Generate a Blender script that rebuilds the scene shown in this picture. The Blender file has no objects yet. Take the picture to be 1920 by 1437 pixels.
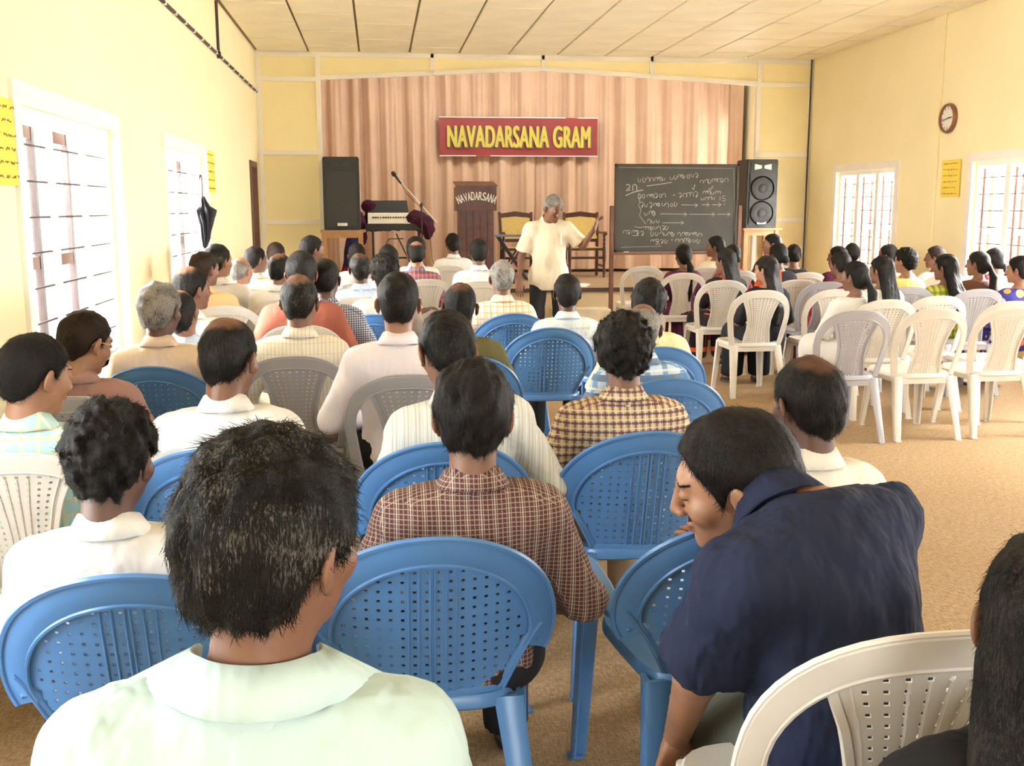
import bpy, bmesh, math, random
import numpy as np
from math import sin, cos, tan, radians, pi, sqrt, atan2, hypot
from mathutils import Vector, Matrix
random.seed(7)
SC = bpy.context.scene
COL = SC.collection
# ------------------------------------------------------------------ camera
FPX, YAW, PITCH, ROLL, CAMH = 1950.0, radians(7.25), radians(9.56), radians(-0.13), 1.53
_f = Vector((sin(YAW)*cos(PITCH), cos(YAW)*cos(PITCH), -sin(PITCH)))
_r = Vector((cos(YAW), -sin(YAW), 0)); _u = _r.cross(_f)
CR = _r*cos(ROLL)+_u*sin(ROLL); CU = -_r*sin(ROLL)+_u*cos(ROLL)
CP = Vector((0, 0, CAMH))
cd = bpy.data.cameras.new('camera'); cam = bpy.data.objects.new('camera', cd); COL.objects.link(cam)
cd.sensor_width = 36; cd.lens = 36*FPX/1920; cd.clip_start = 0.05; cd.clip_end = 300
m3 = Matrix((CR, CU, -_f)).transposed(); cam.matrix_world = Matrix.Translation(CP) @ m3.to_4x4()
SC.camera = cam
def ray(px, py): return (_f + CR*((px-960)/FPX) + CU*((718.5-py)/FPX))
def atY(px, py, Y): d = ray(px, py); return CP + d*(Y/d.y)
def atZ(px, py, z): d = ray(px, py); return CP + d*((z-CAMH)/d.z)
def atX(px, py, X): d = ray(px, py); return CP + d*(X/d.x)
# ------------------------------------------------------------------ light
w = bpy.data.worlds.new('sky'); SC.world = w; w.use_nodes = True
bg = w.node_tree.nodes['Background']; bg.inputs[0].default_value = (.95, .98, 1.0, 1); bg.inputs[1].default_value = 4.0
def area(name, loc, rot, sx, sy, power, col=(1, .985, .96)):
    l = bpy.data.lights.new(name, 'AREA'); l.shape = 'RECTANGLE'; l.size = sx; l.size_y = sy; l.energy = power; l.color = col
    o = bpy.data.objects.new(name, l); o.location = loc; o.rotation_euler = rot; COL.objects.link(o); return o
D, XL, XR, ZC = 14.5, -1.55, 6.11, 3.58      # stage front wall, side walls, ceiling
SZ, SY, CY = .48, 13.6, 17.1                 # stage floor height, stage edge, curtain plane
YB = -3.4                                    # back wall
# daylight coming through the windows (soft sky patches just outside them, angled down into the room)
WL = [(-2.6, -.9), (.9, 2.6), (4.9, 6.6), (8.1, 9.9)]
WR = [(-1.0, .8), (2.2, 4.0), (5.4, 7.1), (8.6, 10.25), (11.9, 13.5)]
for a, b in WL: area('daylight_left', (XL-1.1, (a+b)/2, 1.9), (0, radians(-82), 0), 1.7, b-a, 340 if a > 4 else 85, (1, .985, .95) if a > 4 else (.88, .95, 1))
for a, b in WR: area('daylight_right', (XR+1.1, (a+b)/2, 1.9), (0, radians(82), 0), 1.7, b-a, 290 if a > 4 else 65, (1, .985, .95) if a > 4 else (.88, .95, 1))
area('daylight_back', (2.2, YB-.9, 2.3), (radians(72), 0, 0), 4.6, 2.4, 42, (.86, .94, 1))
SC.view_settings.view_transform = 'Standard'; SC.view_settings.look = 'None'
SC.view_settings.gamma = 1; SC.view_settings.use_curve_mapping = False
SC.view_settings.exposure = 1.58
try: SC.cycles.max_bounces = 10; SC.cycles.diffuse_bounces = 6
except Exception: pass
area('stage_fill_right', (XR-.3, 15.9, 1.9), (0, radians(90), 0), 2.2, 2.2, 17)  # added light brightening the curtain from the right; no window opens there
area('stage_fill_top', ((XL+XR)/2, 15.0, 3.45), (radians(25), 0, 0), 5, .4, 15)  # added fill behind the header to lift the dark stage; no fitting modelled
# ------------------------------------------------------------------ materials
MATS = {}
def nt(name):
    m = bpy.data.materials.new(name); m.use_nodes = True; MATS[name] = m
    return m, m.node_tree, m.node_tree.nodes['Principled BSDF']
def bump(t, b, src, strength, dist=.01):
    bn = t.nodes.new('ShaderNodeBump'); bn.inputs['Strength'].default_value = strength; bn.inputs['Distance'].default_value = dist
    t.links.new(src, bn.inputs['Height']); t.links.new(bn.outputs[0], b.inputs['Normal']); return bn
def coords(t, kind='Object', scale=(1, 1, 1)):
    tc = t.nodes.new('ShaderNodeTexCoord'); mp = t.nodes.new('ShaderNodeMapping'); mp.inputs['Scale'].default_value = scale
    t.links.new(tc.outputs[kind], mp.inputs[0]); return mp.outputs[0]
def noise(t, co, scale, detail=3, rough=.5):
    n = t.nodes.new('ShaderNodeTexNoise'); n.inputs['Scale'].default_value = scale; n.inputs['Detail'].default_value = detail
    n.inputs['Roughness'].default_value = rough; t.links.new(co, n.inputs['Vector']); return n.outputs['Fac']
def ramp(t, src, stops):
    r = t.nodes.new('ShaderNodeValToRGB'); e = r.color_ramp.elements
    while len(e) < len(stops): e.new(.5)
    for i, (p, c) in enumerate(stops): e[i].position = p; e[i].color = (*c, 1)
    t.links.new(src, r.inputs[0]); return r.outputs[0]
def mixc(t, fac, a, b, mode='MIX'):
    m = t.nodes.new('ShaderNodeMix'); m.data_type = 'RGBA'; m.blend_type = mode
    if hasattr(fac, 'node'): t.links.new(fac, m.inputs[0])
    else: m.inputs[0].default_value = fac
    for s, v in ((6, a), (7, b)):
        if hasattr(v, 'node'): t.links.new(v, m.inputs[s])
        else: m.inputs[s].default_value = (*v, 1)
    return m.outputs[2]
def mth(t, op, a, b=None, c=None):
    n = t.nodes.new('ShaderNodeMath'); n.operation = op
    for i, v in enumerate((a, b, c)):
        if v is None: continue
        if hasattr(v, 'node'): t.links.new(v, n.inputs[i])
        else: n.inputs[i].default_value = v
    return n.outputs[0]
def plain(name, col, rough=.6, var=.12, scale=6, bmp=0, bscale=60, metal=0, spec=.5, sheen=0):
    if name in MATS: return MATS[name]
    m, t, b = nt(name); co = coords(t)
    n = noise(t, co, scale)
    lo = tuple(c*(1-var) for c in col); hi = tuple(min(1, c*(1+var)) for c in col)
    t.links.new(ramp(t, n, [(.3, lo), (.7, hi)]), b.inputs['Base Color'])
    b.inputs['Roughness'].default_value = rough; b.inputs['Metallic'].default_value = metal
    b.inputs['Specular IOR Level'].default_value = spec
    if bmp: bump(t, b, noise(t, co, bscale, 4), bmp, .004)
    return m
def fabric(name, base, lines=(), wrinkle=.35, var=.05):
    """cloth: plain base, optional woven stripes [(axis, period, width, colour, offset)]"""
    if name in MATS: return MATS[name]
    m, t, b = nt(name); tc = t.nodes.new('ShaderNodeTexCoord'); co = tc.outputs['Object']
    sx = t.nodes.new('ShaderNodeSeparateXYZ'); 
    col = ramp(t, noise(t, co, 5), [(.3, tuple(c*(1-var) for c in base)), (.7, base)])
    if lines:
        # small warp so that the weave follows the cloth
        wn = t.nodes.new('ShaderNodeTexNoise'); wn.inputs['Scale'].default_value = 5; t.links.new(co, wn.inputs['Vector'])
        va = t.nodes.new('ShaderNodeVectorMath'); va.operation = 'MULTIPLY_ADD'
        t.links.new(wn.outputs['Color'], va.inputs[0]); va.inputs[1].default_value = (.008, .008, .008); t.links.new(co, va.inputs[2])
        t.links.new(va.outputs[0], sx.inputs[0]); sn = t.nodes.new('ShaderNodeSeparateXYZ'); t.links.new(tc.outputs['Normal'], sn.inputs[0])
        for ax, per, wd, c, off in lines:
            v = mth(t, 'FRACT', mth(t, 'MULTIPLY_ADD', sx.outputs[ax], 1/per, off))
            fac = mth(t, 'LESS_THAN', v, wd)
            fac = mth(t, 'MULTIPLY', fac, mth(t, 'LESS_THAN', mth(t, 'ABSOLUTE', sn.outputs[ax]), .74))
            col = mixc(t, mth(t, 'MULTIPLY', fac, .75), col, c)
    t.links.new(col, b.inputs['Base Color']); b.inputs['Roughness'].default_value = .85
    b.inputs['Specular IOR Level'].default_value = .2
    cs = coords(t, 'Object', (1.0, 1.0, .45))
    n1 = noise(t, cs, 9, 3, .6); n2 = noise(t, co, 700, 1)
    hgt = mth(t, 'MULTIPLY_ADD', n2, .004, n1)
    bump(t, b, hgt, wrinkle, .05)
    return m
def link_mat(o, m): o.data.materials.append(m)
# ------------------------------------------------------------------ object helpers
def tag(o, label=None, cat=None, group=None, kind=None):
    if label: o['label'] = label
    if cat: o['category'] = cat
    if group: o['group'] = group
    if kind: o['kind'] = kind
    return o
def empty(name, loc=(0, 0, 0), rz=0):
    o = bpy.data.objects.new(name, None); o.empty_display_size = .1; o.location = loc; o.rotation_euler = (0, 0, rz); COL.objects.link(o); return o
def mesh_np(name, V, F, smooth=True):
    """V (n,3), F (m,4) or (m,3) numpy -> mesh datablock"""
    me = bpy.data.meshes.new(name); V = np.asarray(V, np.float32); F = np.asarray(F, np.int32)
    me.vertices.add(len(V)); me.vertices.foreach_set('co', V.ravel())
    k = F.shape[1]; me.loops.add(F.size); me.loops.foreach_set('vertex_index', F.ravel())
    me.polygons.add(len(F)); me.polygons.foreach_set('loop_start', np.arange(0, F.size, k, dtype=np.int32))
    me.polygons.foreach_set('loop_total', np.full(len(F), k, np.int32)) if False else None
    me.update(calc_edges=True)
    if smooth: me.polygons.foreach_set('use_smooth', np.ones(len(F), bool))
    return me
def obj(name, me, parent=None, mat=None):
    o = bpy.data.objects.new(name, me); COL.objects.link(o)
    if parent: o.parent = parent
    if mat: link_mat(o, mat)
    return o
class MB:
    def __init__(s): s.v = []; s.f = []
    def add(s, vs, fs):
        n = len(s.v); s.v += [tuple(p) for p in vs]; s.f += [tuple(i+n for i in f) for f in fs]
    def box(s, lo, hi, bev=0):
        x0, y0, z0 = lo; x1, y1, z1 = hi
        s.add([(x0,y0,z0),(x1,y0,z0),(x1,y1,z0),(x0,y1,z0),(x0,y0,z1),(x1,y0,z1),(x1,y1,z1),(x0,y1,z1)],
              [(0,3,2,1),(4,5,6,7),(0,1,5,4),(1,2,6,5),(2,3,7,6),(3,0,4,7)])
    def obox(s, c, ax, ay, az):
        c, ax, ay, az = map(Vector, (c, ax, ay, az))
        vs = [c+ax*i+ay*j+az*k for k in (-1,1) for j in (-1,1) for i in (-1,1)]
        s.add(vs, [(0,2,3,1),(4,5,7,6),(0,1,5,4),(1,3,7,5),(3,2,6,7),(2,0,4,6)])
    def tube(s, pts, r, n=8, cap=True):
        pts = [Vector(p) for p in pts]; rs = r if isinstance(r, (list, tuple)) else [r]*len(pts)
        rings = []; prev = None
        for i, p in enumerate(pts):
            t = (pts[min(i+1, len(pts)-1)]-pts[max(i-1, 0)]).normalized()
            if prev is None: a = t.orthogonal().normalized()
            else: a = (prev - t*prev.dot(t)).normalized()
            prev = a; b = t.cross(a)
            rings.append([p + (a*cos(2*pi*k/n)+b*sin(2*pi*k/n))*rs[i] for k in range(n)])
        vs = [q for rr in rings for q in rr]; fs = []
        for i in range(len(pts)-1):
            for k in range(n): fs.append((i*n+k, i*n+(k+1) % n, (i+1)*n+(k+1) % n, (i+1)*n+k))
        if cap: fs.append(tuple(range(n-1, -1, -1))); fs.append(tuple((len(pts)-1)*n+k for k in range(n)))
        s.add(vs, fs)
    def band(s, pts, side, nrm, w, th):
        """rounded flat bar swept along pts; side/nrm = frame vectors per point; w, th = half sizes (lists or numbers)"""
        n = len(pts); ws = w if isinstance(w, (list, tuple)) else [w]*n; ts = th if isinstance(th, (list, tuple)) else [th]*n
        prof = [(-1,-.35),(-.8,-1),(.8,-1),(1,-.35),(1,.35),(.8,1),(-.8,1),(-1,.35)]
        vs = []; fs = []
        for i in range(n):
            p = Vector(pts[i]); a = Vector(side[i]).normalized(); b = Vector(nrm[i]).normalized()
            for u, v in prof: vs.append(p+a*u*ws[i]+b*v*ts[i])
        for i in range(n-1):
            for k in range(8): fs.append((i*8+k, i*8+(k+1) % 8, (i+1)*8+(k+1) % 8, (i+1)*8+k))
        fs.append(tuple(range(7, -1, -1))); fs.append(tuple((n-1)*8+k for k in range(8)))
        s.add(vs, fs)
    def lathe(s, prof, c=(0, 0, 0), n=16, axis='z', cap=True):
        vs = []; fs = []
        for r, z in prof:
            for k in range(n):
                a = 2*pi*k/n; p = (r*cos(a), r*sin(a), z)
                if axis == 'y': p = (p[0], p[2], p[1])
                if axis == 'x': p = (p[2], p[0], p[1])
                vs.append((p[0]+c[0], p[1]+c[1], p[2]+c[2]))
        for i in range(len(prof)-1):
            for k in range(n): fs.append((i*n+k, i*n+(k+1) % n, (i+1)*n+(k+1) % n, (i+1)*n+k))
        if cap: fs.append(tuple(range(n-1, -1, -1))); fs.append(tuple((len(prof)-1)*n+k for k in range(n)))
        s.add(vs, fs)
    def mesh(s, name='m', smooth=False, bev=0, fix=True):
        me = bpy.data.meshes.new(name); me.from_pydata(s.v, [], s.f)
        bm = bmesh.new(); bm.from_mesh(me)
        if fix: bmesh.ops.recalc_face_normals(bm, faces=bm.faces)
        if bev: bmesh.ops.bevel(bm, geom=list(bm.edges), offset=bev, segments=2, affect='EDGES', clamp_overlap=True)
        bm.to_mesh(me); bm.free()
        if smooth:
            me.polygons.foreach_set('use_smooth', [True]*len(me.polygons))
            if hasattr(me, 'set_sharp_from_angle'): me.set_sharp_from_angle(angle=radians(40))
        return me
    def build(s, name, mat=None, parent=None, smooth=False, bev=0, fix=True):
        return obj(name, s.mesh(name, smooth, bev, fix), parent, mat)
def struct(o): o['kind'] = 'structure'; return o
# ------------------------------------------------------------------ base materials
WALL = plain('wall_paint', (.93, .84, .55), .7, .03, 1.2, .05, 30)
PANEL = plain('panel_laminate', (.95, .84, .50), .45, .03, 2)
FRAME = plain('frame_aluminium', (.92, .88, .80), .4, .03, 3)
WHITEP = plain('white_paint', (.86, .84, .80), .5, .03, 3)
TILE = plain('ceiling_tile', (.95, .88, .69), .5, .05, 2.5)
TGRID = plain('ceiling_grid', (.33, .26, .16), .6, .1, 4)
BROWN = plain('brown_wood', (.14, .06, .035), .5, .2, 8)
IRON = plain('dark_iron', (.05, .03, .03), .5, .2, 8)
BLACKP = plain('black_plastic', (.018, .018, .017), .5, .2, 12)
def floor_mat():
    m, t, b = nt('coir_matting'); co = coords(t)
    n = noise(t, co, 1.3, 4); n2 = noise(t, coords(t, 'Object', (55, 14, 1)), 2.2, 3, .7)
    n3 = noise(t, coords(t, 'Object', (14, 110, 1)), 2.0, 2, .6)
    c = mixc(t, n, (.50, .34, .19), (.62, .46, .29))
    wv = mth(t, 'MULTIPLY', n2, n3)
    c = mixc(t, ramp(t, wv, [(.12, (0, 0, 0)), (.42, (1, 1, 1))]), (.27, .17, .085), c)
    t.links.new(c, b.inputs['Base Color']); b.inputs['Roughness'].default_value = .95; b.inputs['Specular IOR Level'].default_value = .1
    bump(t, b, wv, .9, .012); return m
COIR = floor_mat()
# ------------------------------------------------------------------ room shell
def wall_boxes(mb, a0, a1, z0, z1, opens, mk):
    """opens: (a0,a1,z0,z1); mk(a0,a1,z0,z1) adds a box"""
    A = sorted({a0, a1, *[o[0] for o in opens], *[o[1] for o in opens]})
    for i in range(len(A)-1):
        lo, hi = A[i], A[i+1]; zs = [(z0, z1)]
        for o in opens:
            if o[0] <= lo+1e-6 and o[1] >= hi-1e-6:
                nz = []
                for p, q in zs:
                    if o[2] > p: nz.append((p, min(q, o[2])))
                    if o[3] < q: nz.append((max(p, o[3]), q))
                zs = nz
        for p, q in zs:
            if q-p > 1e-4: mk(lo, hi, p, q)
WZ0, WZ1 = .66, 1.99
mb = MB(); wall_boxes(mb, YB, 18, 0, ZC+.3, [(a, b, WZ0, WZ1) for a, b in WL]+[(13.35, 14.05, SZ, 2.12)], lambda a, b, p, q: mb.box((XL-.18, a, p), (XL, b, q)))
struct(mb.build('wall_left', WALL))
mb = MB(); wall_boxes(mb, YB, 18, 0, ZC+.3, [(a, b, WZ0, WZ1) for a, b in WR], lambda a, b, p, q: mb.box((XR, a, p), (XR+.18, b, q)))
struct(mb.build('wall_right', WALL))
mb = MB(); wall_boxes(mb, XL-.18, XR+.18, 0, ZC+.3, [(.0, 1.6, 0, 2.3), (3.0, 5.0, .8, 2.2)], lambda a, b, p, q: mb.box((a, YB-.18, p), (b, YB, q)))
struct(mb.build('wall_back', WALL))
mb = MB(); mb.box((XL, YB, -.1), (XR, SY, 0)); struct(mb.build('floor', COIR))
# seams between the strips of matting
for i, x in enumerate((-.45, .75, 1.95, 3.15, 4.35, 5.5)):
    pass
mb = MB(); mb.box((-40, -30, -.4), (40, 60, -.2)); struct(mb.build('ground', plain('ground_earth', (.6, .52, .42), .9, .2, 1)))
# ceiling: backing slab, staggered tiles as pieces
mb = MB(); mb.box((XL-.18, YB, ZC+.02), (XR+.18, D+.08, ZC+.3)); ceil = struct(mb.build('ceiling', TGRID))
XS0, PIT, TL = atZ(575, 88, ZC).x, 0, 1.2
PIT = (atZ(1057, 91, ZC).x-XS0)/5; TL = 1.1
tm = {}
for k in range(-3, 12):
    xa, xb = max(XL, XS0+(k-1)*PIT), min(XR, XS0+k*PIT)
    if xb-xa < .05: continue
    off = (k % 2)*TL*.5
    y = D-off-.05
    if off: ys = [(D-off, D)]
    else: ys = []
    while y > 8.9: ys.append((y-TL, y)); y -= TL
    rest = MB()
    for (p, q) in ys:
        key = (round(xb-xa, 3), round(q-p, 3))
        if key not in tm:
            t_ = MB(); t_.box((.013, .021, 0), (key[0]-.013, key[1]-.021, .03)); tm[key] = t_.mesh('ceiling_tile', bev=.004); tm[key].materials.append(TILE)
        o = obj('ceiling_tile', tm[key], ceil); o.location = (xa, p, ZC-.012)
    while y > YB:
        rest.box((xa+.014, max(YB, y-TL)+.012, ZC-.012), (xb-.014, y-.012, ZC+.018)); y -= TL
    tag(rest.build('ceiling_tiles_behind', TILE, ceil), kind='stuff')
# stage platform
STG = plain('stage_floor', (.34, .23, .13), .7, .12, 5, .2, 120)
mb = MB(); mb.box((XL, SY, 0), (XR, 18, SZ-.03)); struct(mb.build('trim_1', plain('stage_face', (.62, .48, .30), .6, .05, 2))); 
mb = MB(); mb.box((XL, SY-.03, SZ-.03), (XR, 18, SZ)); struct(mb.build('floor_stage', STG))
mb = MB(); mb.box((XL, SY-.045, SZ-.05), (XR, SY-.028, SZ+.004)); struct(mb.build('trim_2', IRON))
mb = MB(); mb.box((XL-.18, D+.08, 4.2), (XR+.18, 18, 4.3)); struct(mb.build('ceiling_stage', WALL))
mb = MB(); mb.box((XL, CY+.35, 0), (XR, CY+.5, 4.2)); struct(mb.build('wall_front', plain('stage_back_wall', (.55, .42, .28), .8)))
# panelled proscenium wall
def zat(px, py, Y=D): return atY(px, py, Y).z
def xat(px, py, Y=D): return atY(px, py, Y).x
xl0, xl1 = XL, xat(601, 300); xr0, xr1 = xat(1414, 300), XR
zh = zat(1000, 98); zt = zat(545, 148); zm = zat(545, 286); zb = zat(545, 416)
pw = struct(empty('wall_proscenium', (0, D, SZ)))
def framebar(a, b, wd=.045, name='frame_bar', dp=.05):
    a = Vector((a[0], 0, a[1]-SZ)); b = Vector((b[0], 0, b[1]-SZ)); d = (b-a); L = d.length; d.normalize(); n = Vector((-d.z, 0, d.x))
    m = MB(); m.obox((a+b)/2+Vector((0, .0, 0)), d*(L/2), Vector((0, dp/2, 0)), n*(wd/2)); return m.build(name, FRAME, pw, bev=.006)
def panelq(pts, name='wall_panel'):
    m = MB(); n = len(pts); fr = [(x, .012, z-SZ) for x, z in pts]; bk = [(x, .024, z-SZ) for x, z in pts]
    m.add(fr+bk, [tuple(range(n)), tuple(range(2*n-1, n-1, -1))]+[(i, i+n, (i+1) % n+n, (i+1) % n) for i in range(n)]); return m.build(name, PANEL, pw)
zg0, zg1, zg2 = zat(603, 146), zat(1018, 129), zat(1412, 157)
xmid = xat(1018, 110)
for (a, b) in ((xl0, xl1), (xr0, xr1)):
    for z0, z1 in ((SZ, zb), (zb, zm), (zm, zt), (zt, ZC)):
        panelq([(a, z0), (b, z0), (b, z1), (a, z1)])
    for z in (SZ+.03, zb, zm, zt): framebar((a, z), (b, z), .06)
    for x in (a+.03, b-.0): framebar((x, SZ), (x, ZC), .06, dp=.06)
def gz(x):
    return zg0+(zg1-zg0)*(x-xl1)/(xmid-xl1) if x < xmid else zg1+(zg2-zg1)*(x-xmid)/(xr0-xmid)
xs = [xl1, xat(810, 110), xmid, xat(1222, 115), xr0]
for i in range(4):
    panelq([(xs[i], gz(xs[i])), (xs[i+1], gz(xs[i+1])), (xs[i+1], ZC), (xs[i], ZC)])
    framebar((xs[i], gz(xs[i])), (xs[i+1], gz(xs[i+1])), .06)
    if i: framebar((xs[i], gz(xs[i])), (xs[i], ZC), .05)
framebar((XL, ZC-.035), (XR, ZC-.035), .07)
# stage inner walls
mb = MB(); mb.box((atY(600, 300, CY).x-.25, D+.06, SZ), (atY(600, 300, CY).x-.15, CY+.4, 4.2)); struct(mb.build('wall_stage_left', plain('stage_side', (.55, .40, .22), .7)))
mb = MB(); mb.box((atY(1400, 300, CY).x+.12, D+.06, SZ), (atY(1400, 300, CY).x+.22, CY+.4, 4.2)); struct(mb.build('wall_stage_right', MATS['stage_side']))
# ------------------------------------------------------------------ curtain
CURT = plain('curtain_cloth', (.56, .375, .255), .8, .05, 3, .15, 90)
def curtain():
    x0, x1 = atY(600, 300, CY).x-.12, atY(1387, 300, CY).x; z0, z1 = SZ+.05, 4.1; nx, nz = 560, 14
    rr = random.Random(3); V = []; F = []
    cen = []; x = x0
    while x < x1: wd = rr.uniform(.20, .44); cen.append((x, wd, rr.uniform(.05, .095), rr.uniform(-.05, .05))); x += wd
    for j in range(nz+1):
        v = j/nz; z = z0+(z1-z0)*v
        for i in range(nx+1):
            x = x0+(x1-x0)*i/nx; y = 0
            for c, wd, am, sk in cen:
                xx = x-c-sk*(1-v)*1.5
                if 0 <= xx < wd: y = -am*1.7*(max(0, sin(pi*xx/wd))**.9)*(1-.2*v)
            y -= .012*sin(x*31+z*1.2)+.006*sin(x*73+2)
            V.append((x, CY+y, z))
    for j in range(nz):
        for i in range(nx): a = j*(nx+1)+i; F.append((a, a+1, a+nx+2, a+nx+1))
    o = obj('stage_curtain', mesh_np('stage_curtain', V, F), None, CURT)
    tag(o, 'tall pleated dusty pink curtain hanging across the back of the stage', 'curtain')
    m = MB(); m.tube([(x0, CY, z1+.02), (x1, CY, z1+.02)], .015); m.build('curtain_rod', IRON, o)
curtain()
# ------------------------------------------------------------------ windows
def window(n, side, y0, y1):
    X = XL if side < 0 else XR; s = side
    root = struct(empty('window_%d' % n, (X, y0, WZ0))); W = y1-y0; H = WZ1-WZ0
    def bx(name, lo, hi, mat, par=root, bev=.004):
        m = MB(); m.box((min(s*lo[0], s*hi[0]), lo[1], lo[2]), (max(s*lo[0], s*hi[0]), hi[1], hi[2])); return m.build(name, mat, par, bev=bev)
    # white surround proud of the wall, then frame members (x>0 is outwards)
    m = MB()
    for lo, hi in (((-.02, -.09, H), (.0, W+.09, H+.09)), ((-.02, -.09, -.09), (.0, W+.09, 0)), ((-.02, -.09, 0), (.0, 0, H)), ((-.02, W, 0), (.0, W+.09, H))):
        m.box((min(s*lo[0], s*hi[0]), lo[1], lo[2]), (max(s*lo[0], s*hi[0]), hi[1], hi[2]))
    m.build('surround', WHITEP, root)
    bx('sill', (-.05, -.06, -.03), (.10, W+.06, 0), WHITEP)
    bx('head_rail', (.03, 0, H-.05), (.10, W, H), WHITEP); bx('bottom_rail', (.03, 0, 0), (.10, W, .05), WHITEP)
    bw = W/3
    for k in range(4):
        c = k*bw; a, b = (max(0, c-.045), min(W, c+.045)); bx('jamb' if k in (0, 3) else 'mullion', (.032, a, .05), (.098, b, H-.05), WHITEP)
    nb = 8
    for k in range(1, nb):
        m = MB(); z = H*k/nb; m.tube([(s*.05, .02, z), (s*.05, W-.02, z)], .006, 6); m.build('grille_bar', IRON, root)
    fm = IRON if s < 0 else BROWN
    for k in range(3):      # open casements swung outwards, hinged on the near side of each bay
        hy = k*bw+.05 if s < 0 else (k+1)*bw-.06; sh = empty('casement', (s*.10, hy, .05)); sh.parent = root
        sh.rotation_euler = (0, 0, radians((-88 if k < 2 else -10) if s < 0 else 47)); cw, ch = bw-.12, H-.12
        m = MB(); m.box((0, 0, 0), (.05, .03, ch)) if s > 0 else m.box((-.05, 0, 0), (0, .03, ch)); m.build('stile', fm, sh)
        a = (cw-.05)*s; m = MB(); m.box((min(a, a+.05*s), 0, 0), (max(a, a+.05*s), .03, ch)); m.build('stile', fm, sh)
        for zz in (0, ch*.44, ch-.06):
            m = MB(); m.box((min(.05*s, a), .003, zz), (max(.05*s, a), .027, zz+.06)); m.build('rail', BROWN, sh)
        m = MB(); m.box((min(.05*s, a), .012, .03), (max(.05*s, a), .016, ch-.03)); m.build('pane', GLASS, sh)
    return root
def glass():
    m, t, b = nt('window_glass'); b.inputs['Base Color'].default_value = (.95, .97, .97, 1); b.inputs['Roughness'].default_value = .02
    b.inputs['Transmission Weight'].default_value = 1; b.inputs['IOR'].default_value = 1.1; return m
GLASS = glass()
n = 1
for a, b in WL: window(n, -1, a, b); n += 1
for a, b in WR: window(n, 1, a, b); n += 1
# door at the far end of the left wall, beside the stage
dr = struct(empty('door_1', (XL, 13.35, SZ)))
for lo, hi in (((-.1, 0, 0), (.02, .07, 1.64)), ((-.1, .63, 0), (.02, .70, 1.64)), ((-.1, .07, 1.57), (.02, .63, 1.64))):
    m = MB(); m.box(lo, hi); m.build('door_frame', BROWN, dr, bev=.004)
m = MB(); m.box((-.08, .075, .01), (-.05, .625, 1.56)); m.build('door_leaf', plain('door_paint', (.55, .55, .42), .5), dr, bev=.004)
# thin pilaster / pipe on the right wall
yp = atX(1775, 60, XR).y
m = MB(); m.box((XR-.03, yp, 0), (XR, yp+.22, ZC)); struct(m.build('trim_3', WALL, bev=.008))
m = MB(); m.tube([(XR-.03, D-.05, SZ), (XR-.03, D-.05, ZC)], .012); struct(m.build('trim_4', IRON))
# cable conduit on the left wall
def conduit():
    z = atX(480, 172, XL+.02).z; p1 = atX(411, 103, XL+.02)
    r = empty('cable_conduit', (XL+.015, 3, p1.z)); tag(r, 'dark cable conduit with pale clips running high along the left wall', 'conduit')
    z1 = p1.z
    m = MB(); m.tube([(0, 0, 0), (0, D-3.1, 0)], .014); m.build('pipe', IRON, r)
    m = MB(); m.tube([(0, p1.y-3, 0), (0, p1.y-3, ZC-z1-.02)], .014); m.build('riser', IRON, r)
    m = MB(); m.lathe([(.0, -.02), (.035, -.02), (.035, .02), (0, .02)], (0, p1.y-3, 0), 12, 'x'); m.build('junction_box', IRON, r)
    cm = None; y = .3
    while y < D-3.2:
        o_ = MB(); o_.box((-.014, -.012, -.02), (.018, .012, .02))
        if cm is None: cm = o_.mesh('clip'); cm.materials.append(WHITEP)
        o = obj('clip', cm, r); o.location = (0, y, 0); y += .42
conduit()
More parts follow.
